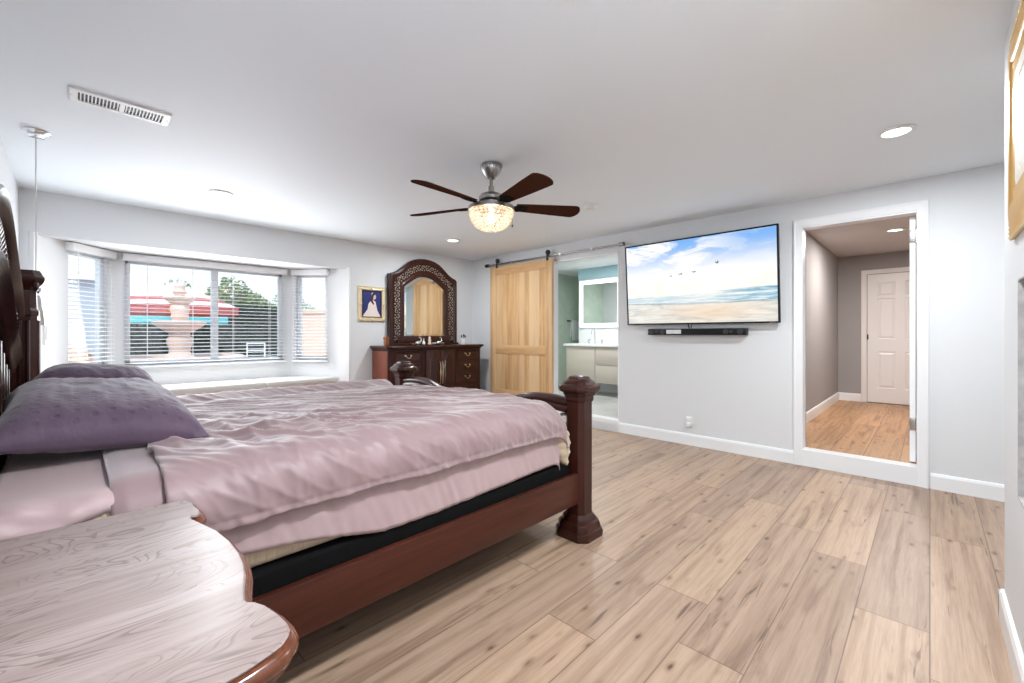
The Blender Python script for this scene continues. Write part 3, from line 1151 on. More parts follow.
ol = thing('wall_outlet', (3.62, 0, 0.21), 'small white outlet with plugged adapters low on the television wall', 'outlet')
b = MB()
b.box(3.585, 3.660, -0.006, -0.0005, 0.19, 0.31, 0.002)
b.build('plate', M_plaster, ol)
for z in (0.205, 0.262):
    b = MB()
    b.box(3.60, 3.645, -0.045 if z < .25 else -0.03, -0.006, z, z + .04, 0.004)
    b.build('plug', M_plaster, ol)

# ------------------------------------------------------------------ dresser
DY0, DY1, DXF, DTZ = -1.815, -0.215, 0.485, 1.045
dr = thing('dresser', (0.25, -1.04, 0), 'wide dark mahogany dresser with drawers and two centre doors', 'dresser')


def front_poly(e, brk=0.035):
    y0, y1 = DY0 - e, DY1 + e
    x1 = DXF + e
    c = 0.035
    return [(0.02, y0), (x1 - .045, y0), (x1, y0 + .05), (x1, -1.33 - e * .3), (x1 + brk, -1.30 - e * .3), (x1 + brk, -0.78 + e * .3), (x1, -0.75 + e * .3), (x1, y1 - .05), (x1 - .045, y1), (0.02, y1)]


b = MB()
b.loft([[(x, y, z) for x, y in front_poly(e)] for e, z in ((0.0, .10), (0.0, 0.985))])
b.build('carcass', M_mah, dr, smooth=0)
b = MB()
b.box(0.03, DXF - .06, DY0 - .0045, DY0 - .0005, 0.13, 0.975, 0.001)
b.build('end_panel', M_redend, dr, smooth=0)['label'] = 'reddish cherry end panel of the dresser'
b = MB()
b.loft([[(x, y, z) for x, y in front_poly(e)] for e, z in ((0.003, .985), (0.012, .992), (0.016, 1.005), (0.034, 1.013), (0.040, 1.022), (0.040, 1.036), (0.034, 1.045))])
b.build('top', M_mahx, dr, smooth=30)
b = MB()
b.loft([[(x, y, z) for x, y in front_poly(e)] for e, z in ((0.028, 0.0), (0.028, .07), (0.018, .085), (0.004, .10))])
b.build('plinth', M_mah, dr, smooth=30)


def raised(b, x, y0, y1, z0, z1, arch=0.0, w=0.03, d=0.010):
    """raised panel on a face x=const, towards +x; arched top if arch>0"""
    def outl(s, xx):
        p = [(xx, y0 + s, z0 + s), (xx, y1 - s, z0 + s)]
        n = 9
        top = z1 - s - arch
        for k in range(n):
            t = k / (n - 1)
            y = (y1 - s) + ((y0 + s) - (y1 - s)) * t
            p.append((xx, y, top + arch * math.sin(PI * t) ** 1.4))
        return p
    b.loft([outl(0, x), outl(0, x + d * .5), outl(w * .35, x + d), outl(w * .8, x + d * .35), outl(w * 1.1, x + d * .9)], cap0=True)


def bail(name, parent, x, y, z, w=0.085):
    b = MB()
    for s in (-1, 1):
        b.M = facing((x, y + s * w / 2, z), (0, 1, 0), (0, 0, 1), (1, 0, 0))
        b.lathe([(0.011, 0), (0.011, .004), (0.005, .008), (0.005, .016), (0.007, .02)], n=10)
    b.M = Matrix.Identity(4)
    pts = []
    for k in range(13):
        t = k / 12
        pts.append((x + 0.017 + .006 * math.sin(PI * t), y - w / 2 + w * t, z - 0.036 * math.sin(PI * t) ** .8))
    b.tube(pts, 0.0045, 6)
    return b.build(name, M_brass, parent)


rows = [(0.815, 0.975), (0.645, 0.805), (0.475, 0.635), (0.135, 0.465)]
for y0, y1 in ((-1.755, -1.345), (-0.735, -0.32)):
    for z0, z1 in rows:
        b = MB()
        raised(b, DXF + .001, y0, y1, z0, z1, 0, 0.028, 0.012)
        d = b.build('drawer', M_mahx, dr, smooth=25)
        bail('handle', d, DXF + .012, (y0 + y1) / 2, (z0 + z1) / 2 + .02)
for y0, y1 in ((-1.29, -1.043), (-1.037, -0.79)):
    b = MB()
    b.box(DXF + .035, DXF + .051, y0, y1, 0.135, 0.975, 0.003)
    b2 = b
    raised(b, DXF + .050, y0 + .035, y1 - .035, 0.19, 0.94, 0.07, 0.03, 0.014)
    d = b.build('door', M_mah, dr, smooth=25)
    yy = y1 - .016 if y1 < -1.0 and y0 < -1.2 else y0 + .016
    h = MB()
    xx = DXF + .055
    h.tube([(xx - .004, yy, 0.50), (xx + .012, yy, 0.52), (xx + .016, yy, .60), (xx + .014, yy, .66), (xx + .018, yy, .72), (xx + .012, yy, .80), (xx - .004, yy, 0.82)], [.004, .005, .006, .012, .006, .005, .004], 8)
    h.build('handle', M_brass, d)

# ------------------------------------------------------------------ mirror on the dresser
MY, MX = -0.990, 0.07
dm = thing('dresser_mirror', (MX, MY, DTZ), 'tall arched mirror in a carved dark frame standing on the dresser', 'mirror')


def outer_pts(off=0.0):
    half = [(0.597, DTZ + .001), (0.597, 2.058), (0.55, 2.072), (0.48, 2.100), (0.41, 2.15), (0.345, 2.205), (0.27, 2.262), (0.18, 2.302), (0.09, 2.321), (0.0, 2.327)]
    return half


def curve_inset(half, k):
    """inset the open half outline towards the mirror's middle by k"""
    out = []
    n = len(half)
    for i, (d, z) in enumerate(half):
        a = half[max(i - 1, 0)]
        c = half[min(i + 1, n - 1)]
        if i == n - 1:
            c = (-half[n - 2][0], half[n - 2][1])
        tx, tz = c[0] - a[0], c[1] - a[1]
        L = math.hypot(tx, tz)
        nx, nz = -tz / L, tx / L
        nd, nz2 = d + nx * k, z + nz * k
        if nd * 1 > d:
            nd, nz2 = d - nx * k, z - nz * k
        out.append((max(nd, 0.0) if i < n - 1 else 0.0, nz2 if i > 0 else z))
    return out


def both(half):
    return [(MY - d, z) for d, z in half] + [(MY + d, z) for d, z in reversed(half[:-1])]


OUT = outer_pts()
GL = [(0.352, 1.172), (0.352, 1.885), (0.335, 1.905), (0.29, 1.935), (0.21, 1.990), (0.14, 2.030), (0.07, 2.052), (0.0, 2.058)]


def resample(half, n):
    L = [0]
    for a, c in zip(half[:-1], half[1:]):
        L.append(L[-1] + math.hypot(c[0] - a[0], c[1] - a[1]))
    r = []
    for k in range(n):
        s = L[-1] * k / (n - 1)
        i = 0
        while i < len(L) - 2 and L[i + 1] < s:
            i += 1
        t = (s - L[i]) / max(L[i + 1] - L[i], 1e-9)
        r.append((half[i][0] + (half[i + 1][0] - half[i][0]) * t, half[i][1] + (half[i + 1][1] - half[i][1]) * t))
    return r


NS = 40
RO, RI = resample(OUT, NS), resample(GL, NS)


def lerp_half(t):
    return [(a[0] + (c[0] - a[0]) * t, a[1] + (c[1] - a[1]) * t) for a, c in zip(RO, RI)]


b = MB()
prof = [(0.0, 0.02), (0.0, 0.075), (0.05, 0.088), (0.16, 0.092), (0.20, 0.088), (0.25, 0.078), (0.30, 0.070), (0.70, 0.070), (0.75, 0.080), (0.85, 0.086), (0.94, 0.080), (1.0, 0.066), (1.0, 0.02)]
b.loft([[(x, y, z) for y, z in both(lerp_half(t))] for t, x in prof], cap0=False, cap1=False, closed=False)
b.box(0.02, 0.085, MY - .47, MY + .47, DTZ + .001, 1.175, 0.004)
b.box(0.02, 0.10, MY - .615, MY + .615, DTZ + .0005, DTZ + .028, 0.004)
b.build('frame', M_mah, dm, smooth=30)
b = MB()
b.prism([(y, z) for y, z in both(OUT)], 0.012, 0.022)
for v in b.bm.verts:
    v.co = Vector((v.co.z, v.co.x, v.co.y))
b.build('backing', M_mah, dm, smooth=0)
b = MB()
rg = []
for s, x in ((0.0, 0.050), (0.0, 0.060), (0.030, 0.064)):
    hh = [(max(d - s, 0) if d > 0 else 0, z - (s if z > 1.2 else -s)) for d, z in GL]
    rg.append([(x, y, z) for y, z in both(hh)])
b.loft(rg)
b.build('glass', M_mirror, dm, smooth=0)
# scrolled inlay along the middle band
b = MB()
mid = both(lerp_half(0.5))
L = 0.0
acc = []
for p, q in zip(mid[:-1], mid[1:]):
    seg = math.hypot(q[0] - p[0], q[1] - p[1])
    acc.append((L, p, q, seg))
    L += seg


def at(s):
    for l0, p, q, seg in acc:
        if s <= l0 + seg:
            t = (s - l0) / seg
            return (p[0] + (q[0] - p[0]) * t, p[1] + (q[1] - p[1]) * t), ((q[0] - p[0]) / seg, (q[1] - p[1]) / seg)
    return mid[-1], (0, -1)


nsc = 36
for k in range(nsc):
    s = L * (k + .5) / nsc
    (y, z), (ty, tz) = at(s)
    if z < DTZ + .07:
        continue
    ny, nz = -tz, ty
    sg = 1 if k % 2 else -1
    pts = []
    for j in range(12):
        a = j / 11 * 2 * PI * 1.15
        r = 0.032 * (1 - j / 14)
        uu = math.cos(a) * r * 1.1
        ww = sg * (math.sin(a) * r + 0.006)
        pts.append((0.0765, y + ty * uu + ny * ww, z + tz * uu + nz * ww))
    b.tube(pts, [0.0065 * (1 - j / 16) for j in range(12)], 5)
    for q in (-1, 1):
        uu, ww = 0.022 * q, -sg * 0.034
        b.ico((0.076, y + ty * uu + ny * ww, z + tz * uu + nz * ww), (0.005, 0.013, 0.010), 1)
b.build('inlay', M_inlay, dm, smooth=60)['label'] = 'tarnished silver leaf scrolls running round the mirror frame'

# small things on the dresser
z0 = DTZ + .0005
b = MB()
b.box(0.28, 0.34, -1.79, -1.745, z0, z0 + .115, 0.004)
b.box(0.275, 0.345, -1.795, -1.74, z0 + .085, z0 + .12, 0.004)
tag(b.build('wooden_box', M_seatwood), 'small upright brown wooden box at the left end of the dresser top', 'box')
M_sil = mat('silver_white', (0.8, 0.78, 0.76), 0.2, 0.7)
M_whitec = mat('white_ceramic', (0.85, 0.84, 0.82), 0.2)
tg = thing('jewelry_tray', (0.30, -1.10, z0), 'dark oval tray in front of the dresser mirror, holding ornaments', 'tray')
b = MB()
b.lathe([(0.0, 0), (1.0, 0), (1.06, .012), (1.0, .014), (0.96, .005), (0.0, .005)], (0, 0, 0), 28)
for v in b.bm.verts:
    v.co = Vector((0.30 + v.co.x * .085, -1.10 + v.co.y * .24, z0 + v.co.z))
b.build('dish', M_black, tg)
for s in (-1, 1):
    b = MB()
    b.tube([(0.27, -1.10 + s * .24, z0 + .012), (0.28, -1.10 + s * .27, z0 + .03), (0.32, -1.10 + s * .27, z0 + .03), (0.33, -1.10 + s * .24, z0 + .012)], 0.005, 8)
    b.build('handle', M_brass, tg)
zt = z0 + .0055


def swan(y, s, lab):
    b = MB()
    b.sph((0.30, y, zt + .022 * s), (.022 * s, .034 * s, .022 * s), 14)
    b.tube([(0.30, y + .022 * s, zt + .03 * s), (0.30, y + .042 * s, zt + .05 * s), (0.30, y + .036 * s, zt + .08 * s), (0.30, y + .02 * s, zt + .088 * s), (0.30, y + .010 * s, zt + .078 * s)], [.009 * s, .008 * s, .007 * s, .007 * s, .004 * s], 8)
    tag(b.build('bird_ornament', M_sil), lab, 'ornament')


swan(-1.265, 1.25, 'leftmost shiny silver ornament on the dresser tray')
swan(-0.905, 1.2, 'rightmost shiny silver ornament on the dresser tray')
pb = thing('perfume_bottle', (0.30, -1.17, zt), 'small white bottle with a round stopper on the dresser tray', 'bottle')
b = MB()
b.lathe([(0.018, 0), (0.022, .01), (0.020, .04), (0.008, .055), (0.008, .066)], (0.30, -1.17, zt), 16)
b.build('body', M_whitec, pb)
b = MB()
b.sph((0.30, -1.17, zt + .079), 0.013, 12)
b.build('stopper', M_sil, pb)
fg = thing('figurine', (0.30, -1.07, zt), 'pale pinkish figurine in the middle of the dresser tray', 'figurine')
b = MB()
b.lathe([(0.028, 0), (0.030, .01), (0.018, .04), (0.024, .07), (0.014, .088), (0.0, .09)], (0.30, -1.07, zt), 16)
b.build('body', mat('pale_pink_china', (0.80, 0.62, 0.52), 0.25), fg)
b = MB()
b.sph((0.30, -1.07, zt + .104), 0.017, 12)
b.build('head', M_whitec, fg)
b = MB()
b.lathe([(0.0, 0), (0.022, 0), (0.034, .018), (0.036, .03), (0.033, .03), (0.02, .008), (0.0, .006)], (0.30, -0.99, zt), 18)
tag(b.build('trinket_bowl', M_whitec), 'small white trinket bowl right of the figurine on the tray', 'bowl')
cp = thing('brush_cup', (0.28, -0.43, z0), 'white cup holding dark brushes at the right end of the dresser', 'cup')
b = MB()
b.lathe([(0.0, 0), (0.036, 0), (0.040, .01), (0.042, .09), (0.038, .09), (0.036, .012), (0.0, .01)], (0.28, -0.43, z0), 20)
b.build('cup', M_whitec, cp)
for k, (dy, dx, h) in enumerate(((-.028, 0.0, .135), (0.0, .012, .15), (0.022, -.008, .145), (0.03, .01, .13))):
    b = MB()
    b.cyl((0.28 + dx * .3, -0.43 + dy * .3, z0 + .012), (0.28 + dx, -0.43 + dy, z0 + h - .02), 0.004, 6)
    b.ico((0.28 + dx * 1.1, -0.43 + dy * 1.1, z0 + h - .008), (.012, .012, .016), 2)
    b.build('brush', M_black, cp)

# ------------------------------------------------------------------ framed portrait on the window wall
pf = thing('framed_portrait', (0, -1.815, 1.375), 'gilt-framed portrait of a person in a white gown on the window wall', 'picture')
M_gilt = mat('gilt', (0.66, 0.38, 0.10), 0.38, 0.35)
n_ = NT(M_gilt)
n_.bump(n_.noise(n_.obj(), 60, 4), 0.4, 0.003)
M_gilt2 = mat('pale_gilt', (0.80, 0.66, 0.42), 0.38, 0.6)
PY0, PY1, PZ0, PZ1 = -2.015, -1.615, 1.375, 1.855
b = MB()
fp = [(0, PY0, PZ0), (0, PY1, PZ0), (0, PY1, PZ1), (0, PY0, PZ1)]
b.sweep(fp, [(0.0, 0.0), (0.0, 0.014), (0.012, 0.026), (0.03, 0.022), (0.042, 0.028), (0.052, 0.020), (0.056, 0.010), (0.056, 0.0)], (1, 0, 0), closed=True)
for y, z in ((PY0 + .03, PZ0 + .03), (PY1 - .03, PZ0 + .03), (PY1 - .03, PZ1 - .03), (PY0 + .03, PZ1 - .03), ((PY0 + PY1) / 2, PZ0 + .03), ((PY0 + PY1) / 2, PZ1 - .03), (PY0 + .03, (PZ0 + PZ1) / 2), (PY1 - .03, (PZ0 + PZ1) / 2)):
    b.ico((0.022, y, z), (0.012, 0.026, 0.026), 2)
b.build('frame', M_gilt2, pf, smooth=40)
b = MB()
fp = [(0, PY0 + .056, PZ0 + .056), (0, PY1 - .056, PZ0 + .056), (0, PY1 - .056, PZ1 - .056), (0, PY0 + .056, PZ1 - .056)]
b.sweep(fp, [(0.0, 0.0), (0.0, 0.012), (0.012, 0.010), (0.012, 0.0)], (1, 0, 0), closed=True)
b.build('inner_slip', M_black, pf, smooth=0)
M_navy = mat('print_navy', (0.012, 0.02, 0.16), 0.35)
M_gown = mat('print_gown', (0.80, 0.70, 0.66), 0.4)
M_skin = mat('print_skin', (0.72, 0.50, 0.42), 0.4)
M_hair = mat('print_dark', (0.06, 0.015, 0.02), 0.4)
b = MB()
iy0, iy1, iz0, iz1 = PY0 + .06, PY1 - .06, PZ0 + .06, PZ1 - .06
b.poly([(0.005, iy0, iz0), (0.005, iy1, iz0), (0.005, iy1, iz1), (0.005, iy0, iz1)])


def pp(pts, x, mi):
    w, h = iy1 - iy0, iz1 - iz0
    b.poly([(x, iy0 + u * w, iz0 + v * h) for u, v in pts], mi)


pp([(0.02, 0.02), (0.97, 0.02), (0.93, 0.08), (0.80, 0.25), (0.74, 0.45), (0.70, 0.60), (0.56, 0.66), (0.42, 0.60), (0.32, 0.50), (0.28, 0.30), (0.10, 0.12)], 0.0056, 1)
pp([(0.40, 0.63), (0.50, 0.70), (0.62, 0.54), (0.60, 0.46), (0.55, 0.50)], 0.0060, 3)
pp([(0.58, 0.68), (0.62, 0.66), (0.72, 0.74), (0.72, 0.82), (0.67, 0.87), (0.60, 0.84), (0.57, 0.76)], 0.0060, 2)
pp([(0.52, 0.66), (0.58, 0.70), (0.60, 0.82), (0.66, 0.86), (0.66, 0.91), (0.56, 0.91), (0.48, 0.84), (0.48, 0.74)], 0.0063, 3)
pp([(0.46, 0.84), (0.54, 0.90), (0.57, 0.97), (0.50, 0.93)], 0.0066, 2)
b.build('print', [M_navy, M_gown, M_skin, M_hair], pf, smooth=0)

# ------------------------------------------------------------------ large gilt picture on the near right wall
gp = thing('gilt_picture', (NX, -2.75, 1.55), 'large gold-framed picture on the white wall at the right edge', 'picture')
GY0, GY1, GZ0, GZ1 = -3.20, -2.225, 1.560, 2.295
b = MB()
fp = [(NX, GY1, GZ0), (NX, GY0, GZ0), (NX, GY0, GZ1), (NX, GY1, GZ1)]
b.sweep(fp, [(0.0, 0.0), (0.0, 0.010), (0.014, 0.013), (0.024, 0.010), (0.05, 0.018), (0.08, 0.023), (0.11, 0.022), (0.12, 0.014), (0.15, 0.018), (0.165, 0.012), (0.165, 0.0)], (-1, 0, 0), closed=True)
b.build('frame', M_gilt, gp, smooth=40)
b = MB()
step = 0.016
for (p, q) in (((GY1, GZ0), (GY1, GZ1)), ((GY0, GZ0), (GY0, GZ1)), ((GY0, GZ0), (GY1, GZ0)), ((GY0, GZ1), (GY1, GZ1))):
    L = math.hypot(q[0] - p[0], q[1] - p[1])
    for k in range(int(L / step)):
        t = (k + .5) * step / L
        b.ico((NX - .010, p[0] + (q[0] - p[0]) * t, p[1] + (q[1] - p[1]) * t), (0.006, 0.006, 0.0065), 1)
b.build('beading', M_gilt2, gp, smooth=60)
b = MB()
s = 0.165
fp = [(NX, GY1 - s, GZ0 + s), (NX, GY0 + s, GZ0 + s), (NX, GY0 + s, GZ1 - s), (NX, GY1 - s, GZ1 - s)]
b.sweep(fp, [(0.0, 0.0), (0.0, 0.012), (0.02, 0.016), (0.045, 0.011), (0.05, 0.0)], (-1, 0, 0), closed=True)
b.build('inner_liner', mat('cream_liner', (0.84, 0.78, 0.68), 0.4), gp, smooth=40)
b = MB()
s = 0.215
b.box(NX - .010, NX - .001, GY0 + s, GY1 - s, GZ0 + s, GZ1 - s)
M_canvas = mat('pale_canvas', (0.7, 0.68, 0.64), 0.6)
n_ = NT(M_canvas)
n_.base(n_.ramp(n_.noise(n_.obj(), 4, 5), [(0.3, srgb(190, 190, 186)), (0.7, srgb(232, 226, 214))]))
b.build('canvas', M_canvas, gp, smooth=0)
# ------------------------------------------------------------------ bed
BXF, BXN = 2.0, 3.97        # post centres, far and near
BC = (BXF + BXN) / 2
bed = thing('bed', (BC, -3.7, 0), 'dark mahogany poster bed with carved headboard and square foot posts', 'bed')


def foot_post(cx, cy):
    b = MB()
    b.csq(cx, cy, [(0, .118, .045), (.03, .121, .046), (.045, .117, .045), (.05, .108, .042), (.075, .106, .04), (.09, .100, .038), (.096, .088, .035), (.115, .083, .032), (.13, .070, .028),
                   (.135, .066, .027), (.80, .066, .027), (.805, .071, .028), (.815, .074, .029), (.835, .074, .029), (.84, .080, .031), (.857, .084, .033)])
    b.build('foot_post', M_mah, bed, smooth=30)
    b = MB()
    b.csq(cx, cy, [(.8575, .086, .034), (.864, .100, .039), (.876, .107, .042), (.892, .107, .042), (.903, .098, .039), (.908, .086, .036), (.925, .076, .032), (.936, .062, .027), (.940, .056, .024), (.948, .053, .022), (.953, .044, .02)])
    b.build('post_cap', M_mah, bed, smooth=30)


foot_post(BXN, -2.54)
foot_post(BXF, -2.54)


def head_post(cx, cy):
    b = MB()
    b.csq(cx, cy, [(0, .080, .03), (.12, .080, .03), (.13, .062, .024), (1.30, .062, .024), (1.31, .068, .026), (1.33, .068, .026), (1.345, .060, .024), (1.44, .058, .023)])
    for k in (-1, 0, 1):
        b.cyl((cx + .062, cy + k * .028, .16), (cx + .062, cy + k * .028, 1.28), .010, 8)
        b.cyl((cx + k * .028, cy + .062, .16), (cx + k * .028, cy + .062, 1.28), .010, 8)
    b.build('head_post', M_mah, bed, smooth=30)
    b = MB()
    b.csq(cx, cy, [(1.441, .060, .024), (1.46, .068, .026), (1.475, .082, .031), (1.495, .090, .034), (1.512, .090, .034), (1.522, .082, .031), (1.535, .078, .03), (1.548, .070, .026)])
    for sx in (-1, 1):
        pts = []
        for j in range(14):
            a = j / 13 * 2 * PI * 1.2
            r = .026 * (1 - j / 16)
            pts.append((cx + sx * (.084 + r * math.cos(a)), cy + .06, 1.455 + r * math.sin(a)))
        b.tube(pts, .010, 6)
    b.build('post_capital', M_mah, bed, smooth=30)


head_post(BXF, -4.880)
head_post(BXN, -4.908)


def arch_pts(samples, n=34):
    """smooth the half list (d,z) with a Catmull-Rom and mirror"""
    P = [samples[0]] + samples + [(-samples[-2][0], samples[-2][1])]
    half = []
    m = len(samples) - 1
    for i in range(m):
        p0, p1, p2, p3 = P[i], P[i + 1], P[i + 2], P[i + 3]
        for k in range(n // m):
            t = k / (n // m)
            c = []
            for q in (0, 1):
                c.append(0.5 * (2 * p1[q] + (p2[q] - p0[q]) * t + (2 * p0[q] - 5 * p1[q] + 4 * p2[q] - p3[q]) * t * t + (3 * p1[q] - p0[q] - 3 * p2[q] + p3[q]) * t ** 3))
            half.append(tuple(c))
    half.append(samples[-1])
    return [(BC - d, z) for d, z in half] + [(BC + d, z) for d, z in reversed(half[:-1])]


HY = -4.865
A_OUT = arch_pts([(0.90, 1.30), (0.80, 1.40), (0.66, 1.47), (0.48, 1.565), (0.30, 1.665), (0.14, 1.725), (0.0, 1.745)])
A_IN = arch_pts([(0.90, 1.06), (0.80, 1.13), (0.66, 1.20), (0.48, 1.31), (0.30, 1.42), (0.14, 1.475), (0.0, 1.49)])
hb_bot = 0.35
b = MB()
poly = [(BC - .90, hb_bot)] + A_OUT + [(BC + .90, hb_bot)]
b.loft([[(x, y, z) for x, z in poly] for y in (-4.955, -4.920)])
b.build('headboard_panel', M_mah, bed, smooth=0)
b = MB()
for pts, pr in ((A_OUT, [(-.060, 0), (-.060, .018), (-.053, .028), (-.046, .016), (-.038, .033), (-.029, .020), (-.021, .042), (-.012, .028), (-.005, .052), (.006, .062), (.016, .056), (.020, .040), (.020, -.03), (0.0, -.034)]),
                (A_IN, [(-.065, 0), (-.065, .016), (-.057, .028), (-.050, .014), (-.040, .034), (-.031, .018), (-.021, .042), (-.011, .024), (-.001, .050), (.010, .030), (.020, .054), (.030, .050), (.036, .034), (.038, 0)])):
    b.sweep([(x, -4.920, z) for x, z in pts], [(-a, bb) for a, bb in pr], (0, 1, 0))
b.build('arch_moldings', M_mahx, bed, smooth=45)
b = MB()
n_a = len(A_OUT)
for k in range(1, n_a - 1):
    if k % 1 == 0:
        x = (A_OUT[k][0] + A_IN[k][0]) / 2
        z = (A_OUT[k][1] + A_IN[k][1]) / 2
        dx, dz = A_OUT[k + 1][0] - A_OUT[k - 1][0], A_OUT[k + 1][1] - A_OUT[k - 1][1]
        L = math.hypot(dx, dz)
        dx, dz = dx / L, dz / L
        nx, nz = -dz, dx
        for s in (-1, 1):
            pts = [(x + nx * q * s + dx * .02 * math.sin(q * 30), -4.915 + .022 * math.sin(min(q / .085, 1) * PI), z + nz * q * s + dz * .02 * math.sin(q * 30)) for q in (0.0, .02, .04, .06, .08)]
            b.tube(pts, [.010, .014, .014, .011, .005], 6)
        b.ico((x, -4.903, z), (.012, .02, .014), 1)
b.build('carved_leaf_band', M_mah, bed, smooth=60)
b = MB()
for k in range(-7, 8):
    x = BC + k * 0.115
    b.box(x - .010, x + .010, -4.921, -4.905, hb_bot + .25, 1.03 + .38 * max(0, 1 - abs(k * .115) / .75), 0.004)
b.build('panel_battens', M_mah, bed, smooth=30)

for x0, x1 in ((BXN + .012, BXN + .042), (BXF - .042, BXF - .012)):
    b = MB()
    b.box(x0, x1, -4.80, -2.60, 0.207, 0.385, 0.004)
    o = b.build('side_rail', M_mahy, bed)
for x in (BXF + .35, BC, BXN - .35):
    b = MB()
    b.box(x - .03, x + .03, -3.75, -3.69, 0.0, 0.20, 0.004)
    b.build('support_leg', M_black, bed)
b = MB()
b.box(BXF + .0, BXN - .0, -3.76, -3.68, 0.20, 0.232, 0.003)
b.build('cross_slat', M_mahx, bed)
# footboard
b = MB()
b.box(BXF + .06, BXN - .06, -2.575, -2.52, 0.16, 0.50, 0.006)
b.build('footboard_panel', M_mahx, bed)
b = MB()
pth = []
for k in range(41):
    t = -1 + 2 * k / 40
    x = BC + t * (BXN - BXF - .12) / 2
    a = abs(t)
    z = 0.62 + 0.165 * (0.5 - 0.5 * math.cos(PI * min(1, a / 0.75))) - (0.012 if a > .85 else 0) * (a - .85) / .15
    pth.append((x, -2.545, z))
pr = [(-.050, -.03), (-.045, -.042), (-.020, -.045), (-.008, -.036), (.008, -.043), (.030, -.036), (.040, -.015), (.040, .015), (.030, .036), (.008, .043), (-.008, .036), (-.020, .045), (-.045, .042), (-.050, .03)]
b.sweep(pth, [(-a, c) for a, c in pr], (0, 1, 0))
b.build('footboard_top_rail', M_mahx, bed, smooth=50)
for s in (-1, 1):
    b = MB()
    xm = BC + s * 0.82
    for m in (-1, 1):
        pts = []
        for j in range(22):
            a = j / 21 * 2 * PI * 1.4
            r = .075 * (1 - j / 26)
            pts.append((xm + m * .055 + m * r * math.cos(a), -2.547, .62 + r * math.sin(a) * 1.4))
        b.tube(pts, .010, 7)
    b.tube([(xm + s * .02, -2.547, .498), (xm, -2.547, .62), (xm - s * .03, -2.547, .74)], .010, 7)
    b.build('iron_scroll', M_iron, bed)

# ---- box spring, mattress
b = MB()
b.box(BXF + .005, BXN - .002, -4.80, -2.63, 0.234, 0.446, 0.015, 3)
tag(b.build('box_spring', M_blackcloth), 'black fabric box spring lying inside the bed rails under the mattress', 'box spring')


def rbox(b, x0, x1, y0, y1, z0, z1, r, n=5, wob=0.0, cuts=24):
    """rounded slab with optional wobble, made of lofted rounded-rectangle rings"""
    rings = []
    rc = 0.10

    def ring(ins, z):
        R = []
        for cx, cy, a0 in ((x1 - rc, y1 - rc, 0), (x0 + rc, y1 - rc, 90), (x0 + rc, y0 + rc, 180), (x1 - rc, y0 + rc, 270)):
            for k in range(7):
                a = math.radians(a0 + 15 * k)
                R.append((cx + (rc - ins) * math.cos(a), cy + (rc - ins) * math.sin(a), z))
        return R
    for k in range(n + 1):
        a = PI / 2 * k / n
        rings.append(ring(r * (1 - math.sin(a)), z0 + r * (1 - math.cos(a))))
    for k in range(n + 1):
        a = PI / 2 * k / n
        rings.append(ring(r * (1 - math.cos(a)), z1 - r + r * math.sin(a)))
    rings.append(ring(min(rc, r + .02), z1))
    b.loft(rings)


b = MB()
rbox(b, BXF - .005, 3.955, -4.82, -2.73, 0.448, 0.778, 0.05)
for v in b.bm.verts:   # the far half of the mattress sags
    if v.co.z > 0.6:
        v.co.z -= 0.062 * max(0.0, min(1.0, (3.3 - v.co.x) / 1.1))
tag(b.build('mattress', M_pad, smooth=60), 'thick beige padded mattress showing under the pink sheets', 'mattress')


def cloth_sheet(name, m, a0, a1, b0, b1, na, nb, xe0, xe1, ye, ztop, r, wr, solid, parent=None, hem=None):
    """a sheet over the bed; a is cloth arc length across (x), b along the bed (y)"""
    bm = bmesh.new()
    G = []

    def edge(d):
        if d <= 0:
            return d, 0.0
        if d < r * PI / 2:
            return r * math.sin(d / r), r * (1 - math.cos(d / r))
        return r + (d - r * PI / 2) * 0.04, r + (d - r * PI / 2)
    for j in range(nb + 1):
        bb = b0 + (b1 - b0) * j / nb
        row = []
        for i in range(na + 1):
            u = i / na
            a_lo, a_hi = a0, a1
            if hem:
                a_lo, a_hi = a0 - hem(bb, -1), a1 + hem(bb, 1)
            aa = a_lo + (a_hi - a_lo) * u
            x, dzx = aa, 0.0
            nx = 0.0
            if aa > xe1:
                h, dzx = edge(aa - xe1)
                x = xe1 + h
            elif aa < xe0:
                h, dzx = edge(xe0 - aa)
                x = xe0 - h
            y, dzy = bb, 0.0
            if bb > ye:
                h, dzy = edge(bb - ye)
                y = ye + h
            z = ztop - dzx - dzy
            if dzx > 0 and dzy > 0:
                z = ztop - max(dzx, dzy) - 0.55 * min(dzx, dzy)
            # outward direction
            ox = max(-1, min(1, (aa - xe1) / (r * PI / 2))) if aa > xe1 else (-max(-1, min(1, (xe0 - aa) / (r * PI / 2))) if aa < xe0 else 0)
            oy = max(0, min(1, (bb - ye) / (r * PI / 2))) if bb > ye else 0
            oz = max(0.0, 1 - max(abs(ox), oy))
            n = Vector((ox, oy, max(oz, 0.05))).normalized()
            w = wr(x, y, z, aa, bb)
            row.append(bm.verts.new(Vector((x, y, z)) + n * w))
        G.append(row)
    for j in range(nb):
        for i in range(na):
            bm.faces.new((G[j][i], G[j][i + 1], G[j + 1][i + 1], G[j + 1][i]))
    bmesh.ops.recalc_face_normals(bm, faces=bm.faces)
    q = MB()
    q.bm.free()
    q.bm = bm
    o = q.build(name, m, parent, smooth=80)
    if o.data.polygons[len(o.data.polygons) // 2].normal.z < 0:
        o.data.flip_normals()
    md = o.modifiers.new('thickness', 'SOLIDIFY')
    md.thickness = solid
    md.offset = -1
    return o


def ridge(v, p=2.0):
    return (1 - abs(v)) ** p


